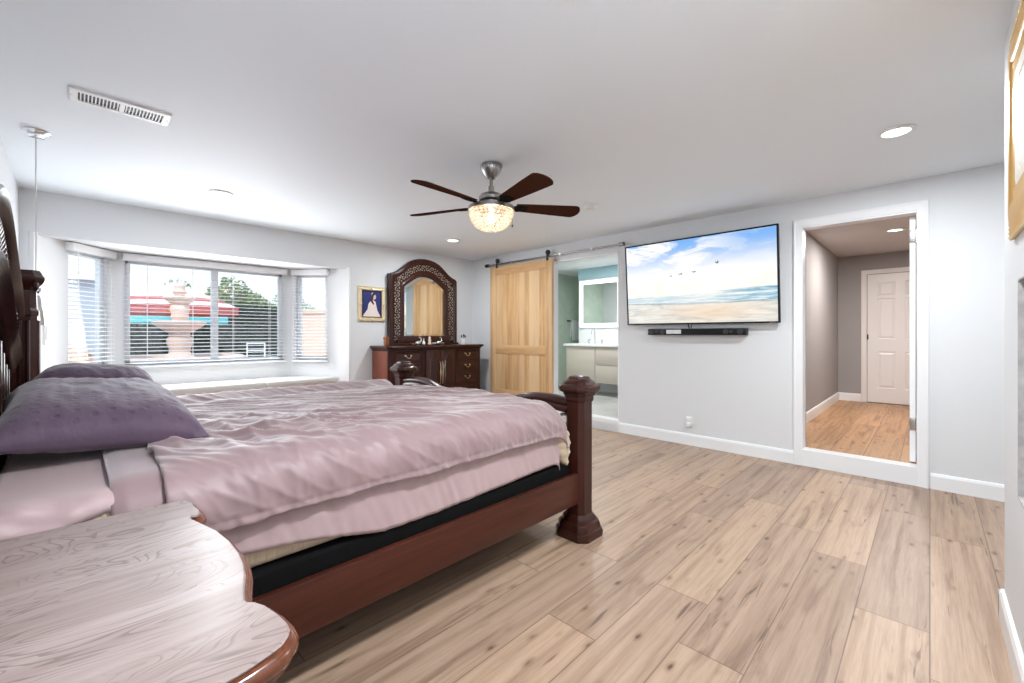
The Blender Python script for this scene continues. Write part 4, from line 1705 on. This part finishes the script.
def sheet_wr(x, y, z, a, b_):
    side = max(0, (a - 3.86) / .1) if a > 3.86 else 0
    w = 0.003 * noise.noise(Vector((x * 4, y * 4, 1))) - 0.060 * max(0.0, min(1.0, (3.3 - x) / 1.1)) * max(0.0, min(1.0, (x - 2.02) / .06))
    if side > 0:
        s = min(1, side)
        w += s * (0.006 * (ridge(noise.noise(Vector((y * 22 + z * 8, z * 2, 3))), 4) - .3) + 0.004 * noise.noise(Vector((y * 11 - z * 9, 0.3, 7))))
        if b_ < -4.62:
            w += s * 0.007 * math.sin((z + .25 * (b_ + 4.8)) * 130) * min(1, (-4.66 - b_) / .1 if b_ < -4.66 else 0)
            w += s * 0.005 * math.sin((z * 1.0 - .8 * (b_ + 4.8)) * 60)
    return w


def sheet_hem(b_, s):
    # lower on the open side; slips up by the pillow corner and dips towards the middle
    if s < 0:
        return 0.0
    pts = [(-4.90, -0.12), (-4.78, -0.14), (-4.62, -0.185), (-4.50, -0.12), (-4.34, 0.030), (-4.1, 0.062), (-3.84, 0.118), (-3.6, 0.12), (-2.85, 0.09), (-2.6, 0.085)]
    for (p, v), (q, w) in zip(pts[:-1], pts[1:]):
        if p <= b_ <= q:
            return v + (w - v) * (b_ - p) / (q - p)
    return pts[-1][1]


sheet = cloth_sheet('bed_sheet', M_sheet, 2.03 - .26, 3.90 + .266, -4.835, -2.69, 150, 170, 2.08, 3.895, -2.81, 0.790, 0.07, sheet_wr, 0.004, hem=sheet_hem)
tag(sheet, 'pale pink fitted sheet stretched over the mattress, hanging below the duvet', 'sheet')

# beige pad corner poking out by the near foot post
b = MB()
rg = []
for k in range(12):
    t = k / 11
    z = 0.64 - 0.20 * t
    wd = 0.060 * math.sin(PI * (0.25 + 0.72 * t)) + .006
    f = .006 * math.sin(t * 22)
    rg.append([(3.945 + .055 * math.cos(a) * (0.6 + .4 * (1 - t)) + f, -2.70 + .035 * t + wd * math.sin(a), z) for a in [2 * PI * q / 14 for q in range(14)]])
b.loft(rg)
tag(b.build('pad_corner', M_pad, smooth=70), 'beige bedding corner hanging out by the near foot post', 'bedding')


def duvet_wr(x, y, z, a, b_):
    top = max(0.0, min(1.0, min((a - 2.1) / .15, (3.95 - a) / .22)))
    # long folds fanning from the pillow corner across the top
    cx, cy = 3.25, -4.55
    dx, dy = x - cx, y - cy
    ang = math.atan2(dx, dy + 1e-6)
    rad = math.hypot(dx, dy)
    wv = noise.noise(Vector((x * 1.3, y * 1.3, 5))) * .6
    f1 = noise.noise(Vector((ang * 5.5 + wv, rad * .9, 2)))
    ac, al = (y - x) * .707, (x + y) * .707
    g1 = noise.noise(Vector((ac * 6.0 + wv * 1.6, al * .8, 11)))
    g2 = noise.noise(Vector((ac * 13.0 + wv * 3.0, al * 1.3, 23)))
    puff = 0.010 * noise.noise(Vector((x * 1.5, y * 1.3, 31)))
    near_p = math.exp(-((x - 3.60) ** 2 / .10 + (y + 4.12) ** 2 / .10))
    w = puff * top
    g3 = noise.noise(Vector((ac * 24.0 + wv * 6.0, al * 2.4, 29)))
    w += 0.021 * (ridge(g1, 5) - .25) * (0.2 + .8 * top) + 0.015 * (ridge(g2, 5) - .25) * (.2 + .8 * top) + 0.006 * (ridge(g3, 4) - .3) * (.3 + .7 * top)
    w += 0.024 * (ridge(f1, 3) - .4) * near_p
    w += 0.030 * near_p * (ridge(noise.noise(Vector(((y * 1.1 - x * .25) * 9, (x + y * .2) * 2.2, 41))), 4) - .3)
    # side drape
    s = max(0.0, min(1.0, (a - 3.88) / .12))
    if s > 0:
        w += s * (0.006 * noise.noise(Vector((y * 6 - z * 5, z * 3, 51))) + 0.006 * (ridge(noise.noise(Vector((y * 8 + z * 11, z * 2.5, 61))), 5) - .25) + 0.0025 * (ridge(noise.noise(Vector((y * 24 + z * 16, z * 4, 66))), 4) - .25))
        gz = abs(z - 0.652)
        if gz < .011:
            w -= 0.0055 * (1 - gz / .011)
        if z < .66:
            w += 0.0035 * noise.noise(Vector((y * 55, z * 10, 91)))
    w += 0.0022 * noise.noise(Vector((x * 30, y * 30, 71)))
    w -= 0.058 * max(0.0, min(1.0, (3.3 - x) / 1.1)) * top
    return w


def duvet_hem(b_, s):
    return 0.012 * noise.noise(Vector((b_ * 4, s, 81))) + (0.02 if s > 0 else 0.0)


duvet = cloth_sheet('duvet', M_duvet, 2.10 - .22, 3.90 + .215, -4.505, -2.60, 300, 250, 2.14, 3.862, -2.835, 0.824, 0.14, duvet_wr, 0.014, hem=duvet_hem)
tag(duvet, 'rumpled mauve satin duvet spread over the bed', 'duvet')
fold = cloth_sheet('turned_edge', M_duvet, 2.10 - .22, 3.90 + .20, -4.615, -4.50, 150, 14, 2.14, 3.86, -2.875, 0.813, 0.132, lambda x, y, z, a, b_: 0.006 * noise.noise(Vector((x * 5, y * 7, z * 5))) + 0.010 * max(0, 1 - (b_ + 4.615) / .03) * -1, 0.010, parent=duvet)


def pillow(name, c, sx, sy, h, rot, label, seed, tiltx=0.0, tilty=0.0):
    n = 44
    b = MB()
    rows_t, rows_b = [], []
    Mx = Matrix.Translation(c) @ Matrix.Rotation(rot, 4, 'Z') @ Matrix.Rotation(tiltx, 4, 'X') @ Matrix.Rotation(tilty, 4, 'Y')

    def pt(u, v, s):
        # corners drawn out, sides drawn in
        e = 0.10
        x = sx * u * (1 - e * (1 - v * v) ** 1 * abs(u) ** 3 * .6)
        y = sy * v * (1 - e * (1 - u * u) ** 1 * abs(v) ** 3 * .9)
        t = max(0.0, (1 - u ** 4) * (1 - v ** 4))
        k = t ** 0.55
        z = s * h * k * (1.0 if s > 0 else .42)
        wr_ = 0.010 * noise.noise(Vector((u * 2.2, v * 2.2, seed))) + 0.007 * (ridge(noise.noise(Vector((u * 3 + v * 2, v * 5 - u, seed + 3))), 3) - .3)
        z += s * wr_ * min(1, k * 1.5)
        return Mx @ Vector((x, y, z))
    bm = bmesh.new()
    T = [[bm.verts.new(pt(-1 + 2 * i / n, -1 + 2 * j / n, 1)) for i in range(n + 1)] for j in range(n + 1)]
    Bt = [[(T[j][i] if i in (0, n) or j in (0, n) else bm.verts.new(pt(-1 + 2 * i / n, -1 + 2 * j / n, -1))) for i in range(n + 1)] for j in range(n + 1)]
    for j in range(n):
        for i in range(n):
            bm.faces.new((T[j][i], T[j][i + 1], T[j + 1][i + 1], T[j + 1][i]))
            bm.faces.new((Bt[j][i], Bt[j + 1][i], Bt[j + 1][i + 1], Bt[j][i + 1]))
    bmesh.ops.recalc_face_normals(bm, faces=bm.faces)
    b.bm.free()
    b.bm = bm
    o = b.build(name, M_pillow, None, smooth=80)
    tag(o, label, 'pillow', 'plum pillows on the bed')
    return o


pillow('bed_pillow', (3.14, -4.612, 0.880), 0.47, 0.275, 0.128, math.radians(1), 'large plum dotted pillow nearest the nightstand', 3, math.radians(-5), math.radians(3))
pillow('bed_pillow', (2.38, -4.60, 0.900), 0.27, 0.25, 0.145, math.radians(-2), 'plum pillow behind the large one, on the window side of the bed', 17, math.radians(-5), 0)

# ------------------------------------------------------------------ nightstand
NTOP = 0.76
front = [(4.049, -4.484), (4.058, -4.470), (4.085, -4.463), (4.111, -4.463), (4.150, -4.459), (4.185, -4.461), (4.197, -4.470), (4.192, -4.480), (4.205, -4.484), (4.262, -4.470), (4.331, -4.454), (4.40, -4.447), (4.476, -4.446), (4.530, -4.450), (4.579, -4.459), (4.632, -4.474), (4.665, -4.481), (4.676, -4.479), (4.686, -4.470), (4.708, -4.461), (4.745, -4.454), (4.776, -4.451), (4.795, -4.453), (4.807, -4.459), (4.822, -4.473), (4.828, -4.488), (4.836, -4.520), (4.842, -4.556)]
outl = front + [(4.845, -4.70), (4.842, -4.86), (4.84, -4.955), (4.080, -4.955), (4.072, -4.86), (4.05, -4.80)]


def offset(poly, d):
    n = len(poly)
    r = []
    for i in range(n):
        p, q, s = Vector(poly[i - 1]), Vector(poly[i]), Vector(poly[(i + 1) % n])
        t0, t1 = (q - p).normalized(), (s - q).normalized()
        n0, n1 = Vector((-t0.y, t0.x)), Vector((-t1.y, t1.x))   # clockwise outline: left is outside
        m = n0 + n1
        m = m / max(m.length_squared, 0.6) * 2
        r.append((q.x + m.x * d, q.y + m.y * d))
    return r


ns = thing('nightstand', (4.45, -4.70, 0), 'dark wood nightstand with a scalloped polished top beside the bed', 'nightstand')
b = MB()
b.loft([[(x, y, z) for x, y in offset(outl, e)] for e, z in ((-.004, NTOP - .012), (0.0, NTOP - .004), (-.003, NTOP))])
b.build('top', M_nstop, ns, smooth=50)
b = MB()
b.loft([[(x, y, z) for x, y in offset(outl, e)] for e, z in ((-.012, NTOP - .052), (-.004, NTOP - .050), (.002, NTOP - .044), (.000, NTOP - .038), (.007, NTOP - .034), (.012, NTOP - .026), (.012, NTOP - .018), (.008, NTOP - .011), (.001, NTOP - .0085), (-.006, NTOP - .0085))], cap1=True)
b.build('edge_molding', M_nsedge, ns, smooth=50)
body_o = [(4.10, -4.52), (4.30, -4.50), (4.45, -4.49), (4.60, -4.50), (4.78, -4.52), (4.78, -4.945), (4.10, -4.945)]
b = MB()
b.loft([[(x, y, z) for x, y in offset(body_o, e)] for e, z in ((0, .10), (0, NTOP - .0525))])
b.build('body', M_mah, ns, smooth=0)
b = MB()
b.loft([[(x, y, z) for x, y in offset(body_o, e)] for e, z in ((.022, 0.0), (.022, .06), (.012, .085), (.002, .10))])
b.build('plinth', M_mah, ns, smooth=30)
fr_ = [(4.14, -4.516), (4.30, -4.50), (4.45, -4.49), (4.60, -4.50), (4.74, -4.516)]
for z0, z1 in ((.13, .31), (.325, .505), (.52, .69)):
    b = MB()
    b.loft([[(x, y + .002 - 0.004, z) for x, y in fr_] + [(x, y + .016, z) for x, y in reversed(fr_)] for z in (z0, z1)])
    d = b.build('drawer', M_mahx, ns, smooth=20)
    for x in (4.32, 4.58):
        b = MB()
        b.M = facing((x, -4.485, (z0 + z1) / 2), (1, 0, 0), (0, 0, 1), (0, 1, 0))
        b.lathe([(.007, 0), (.006, .012), (.014, .02), (.015, .027), (.0, .032)], n=14)
        b.build('knob', M_brass, d)

# ------------------------------------------------------------------ ceiling fan
FX, FY = 3.20, -2.55
fan = thing('ceiling_fan', (FX, FY, 1.95), 'brushed nickel ceiling fan with walnut blades and glowing crystal bowl', 'ceiling fan')
M_fanarm = mat('dark_bronze_arm', (0.02, 0.018, 0.016), 0.9, spec=0.0)
M_walnut = wood('walnut_blade', (0.060, 0.025, 0.016, 1), (0.130, 0.052, 0.029, 1), 0.8, 0, 1.0, 0.0, 0.3, spec=0.0)
b = MB()
b.lathe([(0.078, 2.4395), (0.080, 2.425), (0.074, 2.40), (0.058, 2.372), (0.042, 2.352), (0.030, 2.342), (0.0, 2.340)], (FX, FY, 0), 32)
b.build('canopy', M_nickel, fan)
b = MB()
b.cyl((FX, FY, 2.215), (FX, FY, 2.36), 0.0125, 16)
b.lathe([(0.0, 2.285), (0.021, 2.283), (0.021, 2.24), (0.03, 2.237), (0.03, 2.222), (0.0, 2.222)], (FX, FY, 0), 20)
b.build('downrod', M_nickel, fan)
b = MB()
b.lathe([(0.0, 2.238), (0.045, 2.236), (0.075, 2.222), (0.090, 2.202), (0.090, 2.180), (0.062, 2.172), (0.062, 2.140), (0.12, 2.136), (0.168, 2.131), (0.170, 2.104), (0.166, 2.104), (0.164, 2.122), (0.0, 2.122)], (FX, FY, 0), 36)  # outer skirt added to keep bulb light off the blade roots
b.build('motor_housing', M_nickel, fan)
for k in range(5):
    ang = math.radians(-158 + 72 * k)
    Mx = Matrix.Translation((FX, FY, 2.142)) @ Matrix.Rotation(0.0, 4, 'Z') @ Matrix.Rotation(ang, 4, 'Z') @ Matrix.Rotation(math.radians(-13), 4, 'X')
    b = MB()
    b.M = Mx
    top = []
    prof_ = [(0.185, .045), (0.22, .050), (0.32, .058), (0.48, .070), (0.62, .079), (0.645, .078), (0.668, .060), (0.682, .03)]
    o_ = [(x, w) for x, w in prof_] + [(0.686, 0)] + [(x, -w) for x, w in reversed(prof_)]
    b.loft([[(x, y, z) for x, y in o_] for z in (-.004, .004)])
    bl_ = b.build('blade', M_walnut, fan, smooth=30)
    b = MB()
    b.M = Mx
    b.loft([[(0.07, -.02, -.008), (0.07, .02, -.008), (0.07, .02, .0), (0.07, -.02, .0)], [(0.15, -.014, -.012), (0.15, .014, -.012), (0.15, .014, -.004), (0.15, -.014, -.004)], [(0.20, -.045, -.010), (0.20, .045, -.010), (0.20, .045, -.0045), (0.20, -.045, -.0045)], [(0.27, -.03, -.010), (0.27, .03, -.010), (0.27, .03, -.0045), (0.27, -.03, -.0045)]])
    for q in (-.025, 0.025):
        b.sph((0.225, q, -.011), (.005, .005, .003), 8)
    b.build('blade_iron', M_fanarm, fan, smooth=0)
M_cry = bpy.data.materials.new('lit_crystal')
M_cry.use_nodes = True
n_ = NT(M_cry)
n_.base((0.9, 0.85, 0.78, 1))
n_.b.inputs['Roughness'].default_value = 0.08
n_.b.inputs['Transmission Weight'].default_value = 0.35
o_ = n_.node('NewGeometry')
lw = n_.node('LayerWeight')
lw.inputs[0].default_value = 0.35
vr = n_.noise(n_.pos(), 45, 2)
em = n_.mix(n_.step(vr, 0.40, 0.60), (1.0, 0.55, 0.22, 1), (1.0, 0.88, 0.70, 1))
n_.set(n_.b, 'Emission Color', em)
n_.b.inputs['Emission Strength'].default_value = 0.16
b = MB()
rr = 10
for j in range(rr):
    t = j / (rr - 1)
    a = t * PI / 2 * 0.97
    rad = 0.156 * math.cos(a) ** 0.75
    z = 2.114 - 0.150 * math.sin(a)
    n = max(4, int(2 * PI * rad / 0.030))
    for k in range(n):
        th = 2 * PI * (k + .5 * (j % 2)) / n
        b.ico((FX + rad * math.cos(th), FY + rad * math.sin(th), z), (.0140, .0140, .0120), 1)
b.build('crystal_bowl', M_cry, fan, smooth=0)
b = MB()
b.sph((FX, FY, 2.045), (.028, .028, .034), 14)
b.cyl((FX, FY, 2.075), (FX, FY, 2.123), .016, 12)
b.build('bulb', mat('warm_bulb', (1, .9, .8), 0.4, emit=(1.0, 0.82, 0.58), es=6.0), fan)
b = MB()
b.tube([(FX + .130, FY + .084, 2.123), (FX + .132, FY + .085, 2.00)], .0012, 5)
b.sph((FX + .132, FY + .085, 1.988), (.006, .006, .012), 8)
b.build('pull_chain', M_dark, fan)

# ------------------------------------------------------------------ ceiling fittings


def downlight(x, y, label, group='recessed ceiling lights'):
    t = thing('recessed_light', (x, y, H - .012), label, 'ceiling light', group)
    b = MB()
    b.lathe([(0.068, -.001), (0.092, -.001), (0.094, -.006), (0.088, -.010), (0.070, -.012), (0.068, -.010), (0.068, -.001)], (x, y, H), 36, cap=False)
    b.build('trim_ring', M_plaster, t)
    b = MB()
    b.lathe([(0.0, -.007), (0.0685, -.007), (0.0685, -.001), (0.0, -.001)], (x, y, H), 36)
    b.build('lens', M_lens, t)


downlight(*CEIL_LIGHTS[0], 'recessed ceiling light near the bay window, left of the fan')
downlight(*CEIL_LIGHTS[1], 'recessed ceiling light above the dresser corner')
downlight(*CEIL_LIGHTS[2], 'recessed ceiling light in front of the hall doorway, at the right')
downlight(5.2, 2.1, 'recessed light in the ceiling of the hall', None)
vt = thing('ceiling_vent', (2.40, -4.497, H - .012), 'white rectangular louvred air vent in the ceiling above the bed', 'vent')
VX0, VX1, VY0, VY1 = 2.265, 2.445, -4.70, -4.293
b = MB()
fp = [(VX0, VY0, H), (VX0, VY1, H), (VX1, VY1, H), (VX1, VY0, H)]
b.sweep(fp, [(0.0, 0.0), (0.0, .007), (.006, .010), (.034, .010), (.034, 0.0)], (0, 0, -1), closed=True)
b.box(VX0 + .03, VX1 - .03, -4.507, -4.487, H - .010, H - .0005)
for y in (VY0 + .012, VY1 - .012):
    b.sph(((VX0 + VX1) / 2, y, H - .011), (.004, .004, .003), 8)
b.build('frame', M_plaster, vt, smooth=20)
b = MB()
b.box(VX0 + .02, VX1 - .02, VY0 + .02, VY1 - .02, H - .0015, H - .0003)
b.build('duct_dark_sheet', M_black, vt, smooth=0)  # flat black sheet painted in for the shade behind the louvres
for y0, y1 in ((VY0 + .024, -4.507), (-4.487, VY1 - .024)):
    b = MB()
    n = 12
    for k in range(n):
        y = y0 + (y1 - y0) * (k + .5) / n
        b.loft([[(x, y - .0030, H - .009), (x, y + .0020, H - .009), (x, y + .0020, H - .003), (x, y - .0030, H - .003)] for x in (VX0 + .032, VX1 - .032)])
    b.build('louvres', M_plaster, vt, smooth=0)
sd = thing('smoke_detector', (3.16, -1.22, H - .035), 'white round smoke detector on the ceiling beyond the fan blade', 'smoke detector')
b = MB()
b.lathe([(0.0, 0), (0.068, 0), (0.070, -.012), (0.062, -.026), (0.052, -.034), (0.0, -.036)], (3.16, -1.22, H - .0005), 32)
b.build('body', M_plaster, sd)
b = MB()
b.lathe([(0.0, 0), (0.022, 0), (0.022, -.004), (0.0, -.004)], (3.16, -1.22, H - .0366), 20)
b.build('test_button', M_plaster, sd)
pl = thing('pendant_light', (1.603, -4.83, 1.25), 'slim pendant light with a chrome canopy hanging over the far side of the bed', 'pendant light')
PX, PY = 1.603, -4.84
b = MB()
b.lathe([(0.0, -.0005), (0.060, -.0005), (0.062, -.006), (0.045, -.018), (0.020, -.024), (0.0, -.024)], (PX, PY, H), 28)
b.box(PX - .035, PX + .035, PY - .035, PY + .035, H - .034, H - .006, .004)
b.build('canopy', M_chrome, pl)
b = MB()
b.tube([(PX, PY, H - .03), (PX + .003, PY, 2.1), (PX - .002, PY, 1.8), (PX, PY, 1.44)], .0032, 8)
b.build('cord', M_steel, pl)
b = MB()
b.lathe([(0.0, 1.445), (0.02, 1.44), (0.03, 1.40), (0.042, 1.26), (0.038, 1.26), (0.026, 1.40), (0.0, 1.41)], (PX, PY, 0), 24)
b.build('lamp_shade', M_chrome, pl)

sw = thing('light_switch', (-.02, -4.87, 1.1), 'white narrow switch plate on the left side wall of the bay', 'switch')
b = MB()
b.M = Ml
b.box(0.045, 0.095, 0.0005, 0.008, 1.11, 1.335, 0.002)
b.build('plate', M_plaster, sw)
b = MB()
b.M = Ml
b.box(0.058, 0.082, 0.008, 0.013, 1.16, 1.285, 0.002)
b.build('rocker', M_plaster, sw)

# ------------------------------------------------------------------ outside
GZ = -0.1
M_patio = mat('patio_concrete', srgb(214, 196, 184), 0.8)
b = MB()
b.box(-40, -0.72, -25, 25, GZ - .2, GZ)
struct(b.build('ground_patio', M_patio, smooth=0))
M_foun = mat('pink_cast_stone', srgb(226, 198, 184), 0.8)
n_ = NT(M_foun)
n_.bump(n_.noise(n_.obj(), 30, 4), 0.3, 0.01)
fo = thing('garden_fountain', (-5.0, -3.22, GZ), 'tall tiered pink stone fountain outside the middle window', 'fountain')
FC = (-5.0, -3.22, 0)
b = MB()
b.lathe([(1.00, GZ), (1.00, .62), (1.08, .66), (1.10, .74), (1.04, .78), (0.92, .78), (0.88, .70), (0.88, .35), (0.0, .35)], FC, 48)
b.build('basin', M_foun, fo)
b = MB()
b.lathe([(.26, .36), (.26, .74), (.20, .80), (.16, .86), (.18, .95), (.215, 1.05), (.20, 1.13), (.15, 1.17), (.165, 1.20), (.15, 1.22)], FC, 28)
b.build('pedestal', M_foun, fo)


def scallop(b, prof, n=48, k=12, amp=.03):
    rg = []
    for r, z in prof:
        rg.append([(FC[0] + r * (1 + amp * math.cos(k * 2 * PI * q / n)) * math.cos(2 * PI * q / n), FC[1] + r * (1 + amp * math.cos(k * 2 * PI * q / n)) * math.sin(2 * PI * q / n), z) for q in range(n)])
    b.loft(rg)


b = MB()
scallop(b, [(.14, 1.20), (.18, 1.23), (.30, 1.31), (.39, 1.38), (.425, 1.43), (.41, 1.45), (.36, 1.40), (.10, 1.36)])
b.build('lower_bowl', M_foun, fo)
b = MB()
b.lathe([(.12, 1.36), (.12, 1.48), (.15, 1.53), (.135, 1.60), (.165, 1.68), (.15, 1.74), (.11, 1.78)], FC, 24)
b.build('stem', M_foun, fo)
b = MB()
scallop(b, [(.10, 1.77), (.16, 1.80), (.22, 1.86), (.255, 1.91), (.24, 1.93), (.20, 1.89), (.08, 1.87)])
b.build('upper_bowl', M_foun, fo)
b = MB()
b.lathe([(.08, 1.87), (.09, 1.98), (.12, 2.02), (.09, 2.06), (.085, 2.10), (.10, 2.14), (.08, 2.18), (.03, 2.21), (0, 2.22)], FC, 20)
b.build('finial', M_foun, fo)


def parasol(c, R, zr, za, cols, label, val=.14):
    t = thing('garden_parasol', (c[0], c[1], GZ), label, 'parasol')
    b = MB()
    n = 8
    rings = []
    K = 6
    for k in range(K + 1):
        f = k / K
        r = R * f
        z = za - (za - zr) * f ** 1.05
        rings.append([(c[0] + r * math.cos(2 * PI * (q + .5) / n) + .0001 * math.cos(q), c[1] + r * math.sin(2 * PI * (q + .5) / n), z) for q in range(n)])
    for k in range(K):
        b.loft([rings[k], rings[k + 1]], cap0=False, cap1=False, mi=cols[k] if k < len(cols) else 0)
    b.build('canopy', PAR, t, smooth=20)
    b = MB()
    b.loft([rings[-1], [(x, y, z - val) for x, y, z in rings[-1]]], cap0=False, cap1=False, mi=cols[-1])
    b.build('valance', PAR, t, smooth=20)
    b = MB()
    b.cyl((c[0], c[1], GZ), (c[0], c[1], za + .08), .03, 10)
    b.build('pole', M_trim, t)


PAR = [mat('canvas_red', srgb(190, 84, 84), 0.8), mat('canvas_pale', srgb(240, 222, 214), 0.8), mat('canvas_turquoise', srgb(92, 200, 208), 0.8)]
parasol((-8.0, -2.90), 1.36, 1.88, 2.48, [1, 1, 1, 1, 0, 1, 0], 'red and cream striped parasol behind the fountain', .20)
parasol((-11.6, -2.55), 1.55, 1.88, 2.2, [2, 2, 2, 2, 2, 2, 2], 'turquoise parasol behind the red striped one', .34)

# hedge and trees
def leaf_mat(name, c1, c2):
    m = mat(name, c1, 0.7)
    n = NT(m)
    n.base(n.ramp(n.noise(n.pos(), 6, 3), [(0.3, c1), (0.7, c2)]))
    return m


M_hedge = leaf_mat('hedge_leaves', (0.012, 0.022, 0.014, 1), (0.04, 0.065, 0.035, 1))
M_tree = leaf_mat('tree_leaves', (0.12, 0.17, 0.06, 1), (0.36, 0.44, 0.20, 1))
M_bark = mat('bark', (0.12, 0.09, 0.07), 0.9)
rnd = random.Random(5)


def leaves(b, cen, rad, n, size):
    bm = b.bm
    for _ in range(n):
        while True:
            p = Vector((rnd.uniform(-1, 1), rnd.uniform(-1, 1), rnd.uniform(-1, 1)))
            if p.length <= 1 and p.length > .45:
                break
        p = Vector((cen[0] + p.x * rad[0], cen[1] + p.y * rad[1], cen[2] + p.z * rad[2]))
        u = Vector((rnd.uniform(-1, 1), rnd.uniform(-1, 1), rnd.uniform(-1, 1))).normalized() * size * rnd.uniform(.6, 1.3)
        v = u.orthogonal().normalized() * size * .45
        bm.faces.new([bm.verts.new(q) for q in (p - u, p + v, p + u, p - v)])


def leafbox(b, x0, x1, y0, y1, z0, z1, n, size):
    bm = b.bm
    for _ in range(n):
        p = Vector((rnd.uniform(x0, x1), rnd.uniform(y0, y1), rnd.uniform(z0, z1)))
        u = Vector((rnd.uniform(-1, 1), rnd.uniform(-1, 1), rnd.uniform(-1, 1))).normalized() * size * rnd.uniform(.6, 1.3)
        v = u.orthogonal().normalized() * size * .5
        bm.faces.new([bm.verts.new(q) for q in (p - u, p + v, p + u, p - v)])


hd = thing('garden_hedge', (-14.5, -1, GZ), 'long dark clipped hedge beyond the fountain', 'hedge')
b = MB()
b.box(-15.2, -13.9, -9, 1.5, GZ, 1.85, .1)
b.box(-15.2, -13.9, -2.0, 1.5, 1.6, 2.2, .1)
b.build('dense_core', M_hedge, hd)
b = MB()
leafbox(b, -13.95, -13.8, -9, 1.5, GZ, 1.85, 5000, .09)
leafbox(b, -13.95, -13.8, -2.0, 1.5, 1.8, 2.25, 1200, .09)
leafbox(b, -15.2, -13.9, -2.0, 1.5, 2.15, 2.3, 1500, .09)
b.build('leaf_surface', M_hedge, hd, smooth=0)


def tree(c, h, blobs, n, size, label, cat='tree'):
    t = thing('garden_tree', (c[0], c[1], GZ), label, cat)
    b = MB()
    b.tube([(c[0], c[1], GZ), (c[0] + .05, c[1] + .05, h * .5), (c[0], c[1], h)], [.14, .10, .05], 8)
    for k in range(7):
        a = k * 2.4
        b.tube([(c[0], c[1], h * (.55 + .05 * k)), (c[0] + .5 * math.cos(a), c[1] + .6 * math.sin(a), h * (.75 + .05 * k))], [.05, .02], 6)
    b.build('trunk', M_bark, t)
    b = MB()
    for cc, rad in blobs:
        leaves(b, cc, rad, n, size)
    b.build('crown', M_tree, t, smooth=0)


tree((-17.0, 0.2), 3.0, [((-17.0, 0.25, 2.6), (.9, 1.0, 1.15)), ((-16.9, 1.1, 2.3), (.8, .8, .8)), ((-16.8, -0.4, 2.25), (.8, .8, .8)), ((-16.7, 1.6, 2.05), (.7, .8, .6))], 1900, .085, 'full green tree beyond the hedge, right of the fountain')
tree((-18.5, 3.1), 2.8, [((-18.5, 3.2, 2.6), (.8, .85, .9)), ((-18.3, 3.9, 2.3), (.6, .7, .6))], 450, .075, 'thin pale tree at the right of the middle window')
tree((-17.5, -1.9), 3.0, [((-17.5, -1.55, 2.95), (.6, .6, .6))], 320, .075, 'small sparse tree top behind the parasol')

bs = thing('neighbour_shed', (-6, -6.5, GZ), 'blue-grey stucco building outside the left bay window', 'building')
b = MB()
b.box(-8.5, -4.0, -9.0, -4.38, GZ, 2.05)
b.build('walls', mat('bluegrey_stucco', srgb(170, 176, 190), 0.85), bs, smooth=0)
b = MB()
b.box(-8.6, -3.9, -9.1, -4.30, 2.051, 2.13, .01)
b.build('roof_edge', M_trim, bs, smooth=0)
b = MB()
b.box(-3.999, -3.96, -5.0, -4.78, 1.02, 1.16, .01)
b.box(-3.999, -3.97, -4.95, -4.83, 0.90, 1.0, .01)
b.build('meter_box', M_dark, bs)
M_tl = mat('terracotta_planter', srgb(206, 150, 110), 0.8)
b = MB()
b.lathe([(0.0, GZ), (.17, GZ), (.24, .55), (.27, .60), (.24, .62), (.20, .52), (0, .5)], (-3.55, -4.72, 0), 20)
pn = thing('terracotta_pot', (-3.55, -4.72, GZ), 'orange planter in front of the blue-grey building, left window', 'pot')
b.build('pot', M_tl, pn)
b = MB()
leaves(b, (-3.55, -4.72, .78), (.26, .26, .22), 260, .06)
b.build('plant', leaf_mat('orange_flowers', srgb(220, 160, 110), srgb(236, 210, 170)), pn, smooth=0)
pw = MB()
pw.box(-3.35, -3.15, -1.86, 1.2, GZ, 1.62)
pw.box(-3.40, -3.10, -1.90, 1.24, 1.62, 1.68, .01)
tag(pw.build('garden_wall', mat('peach_stucco', srgb(240, 196, 172), 0.85), smooth=0), 'peach stucco garden wall outside the right bay window', 'wall')


def chair(x, y, label):
    t = thing('patio_chair', (x, y, GZ), label, 'chair')
    b = MB()
    b.box(x - .22, x + .22, y - .22, y + .22, .34, .37, .008)
    b.build('seat', M_trim, t)
    for sx in (-.2, .2):
        for sy in (-.2, .2):
            b = MB()
            b.cyl((x + sx, y + sy, GZ), (x + sx, y + sy, .98 if sx < 0 else .339), .018, 8)
            b.build('leg', M_trim, t)
    b = MB()
    for z in (.60, .80, .98):
        b.box(x - .215, x - .185, y - .2, y + .2, z - .03, z, .005)
    b.build('backrest', M_trim, t)


chair(-6.6, -1.42, 'white patio chair outside near the right end of the middle window')
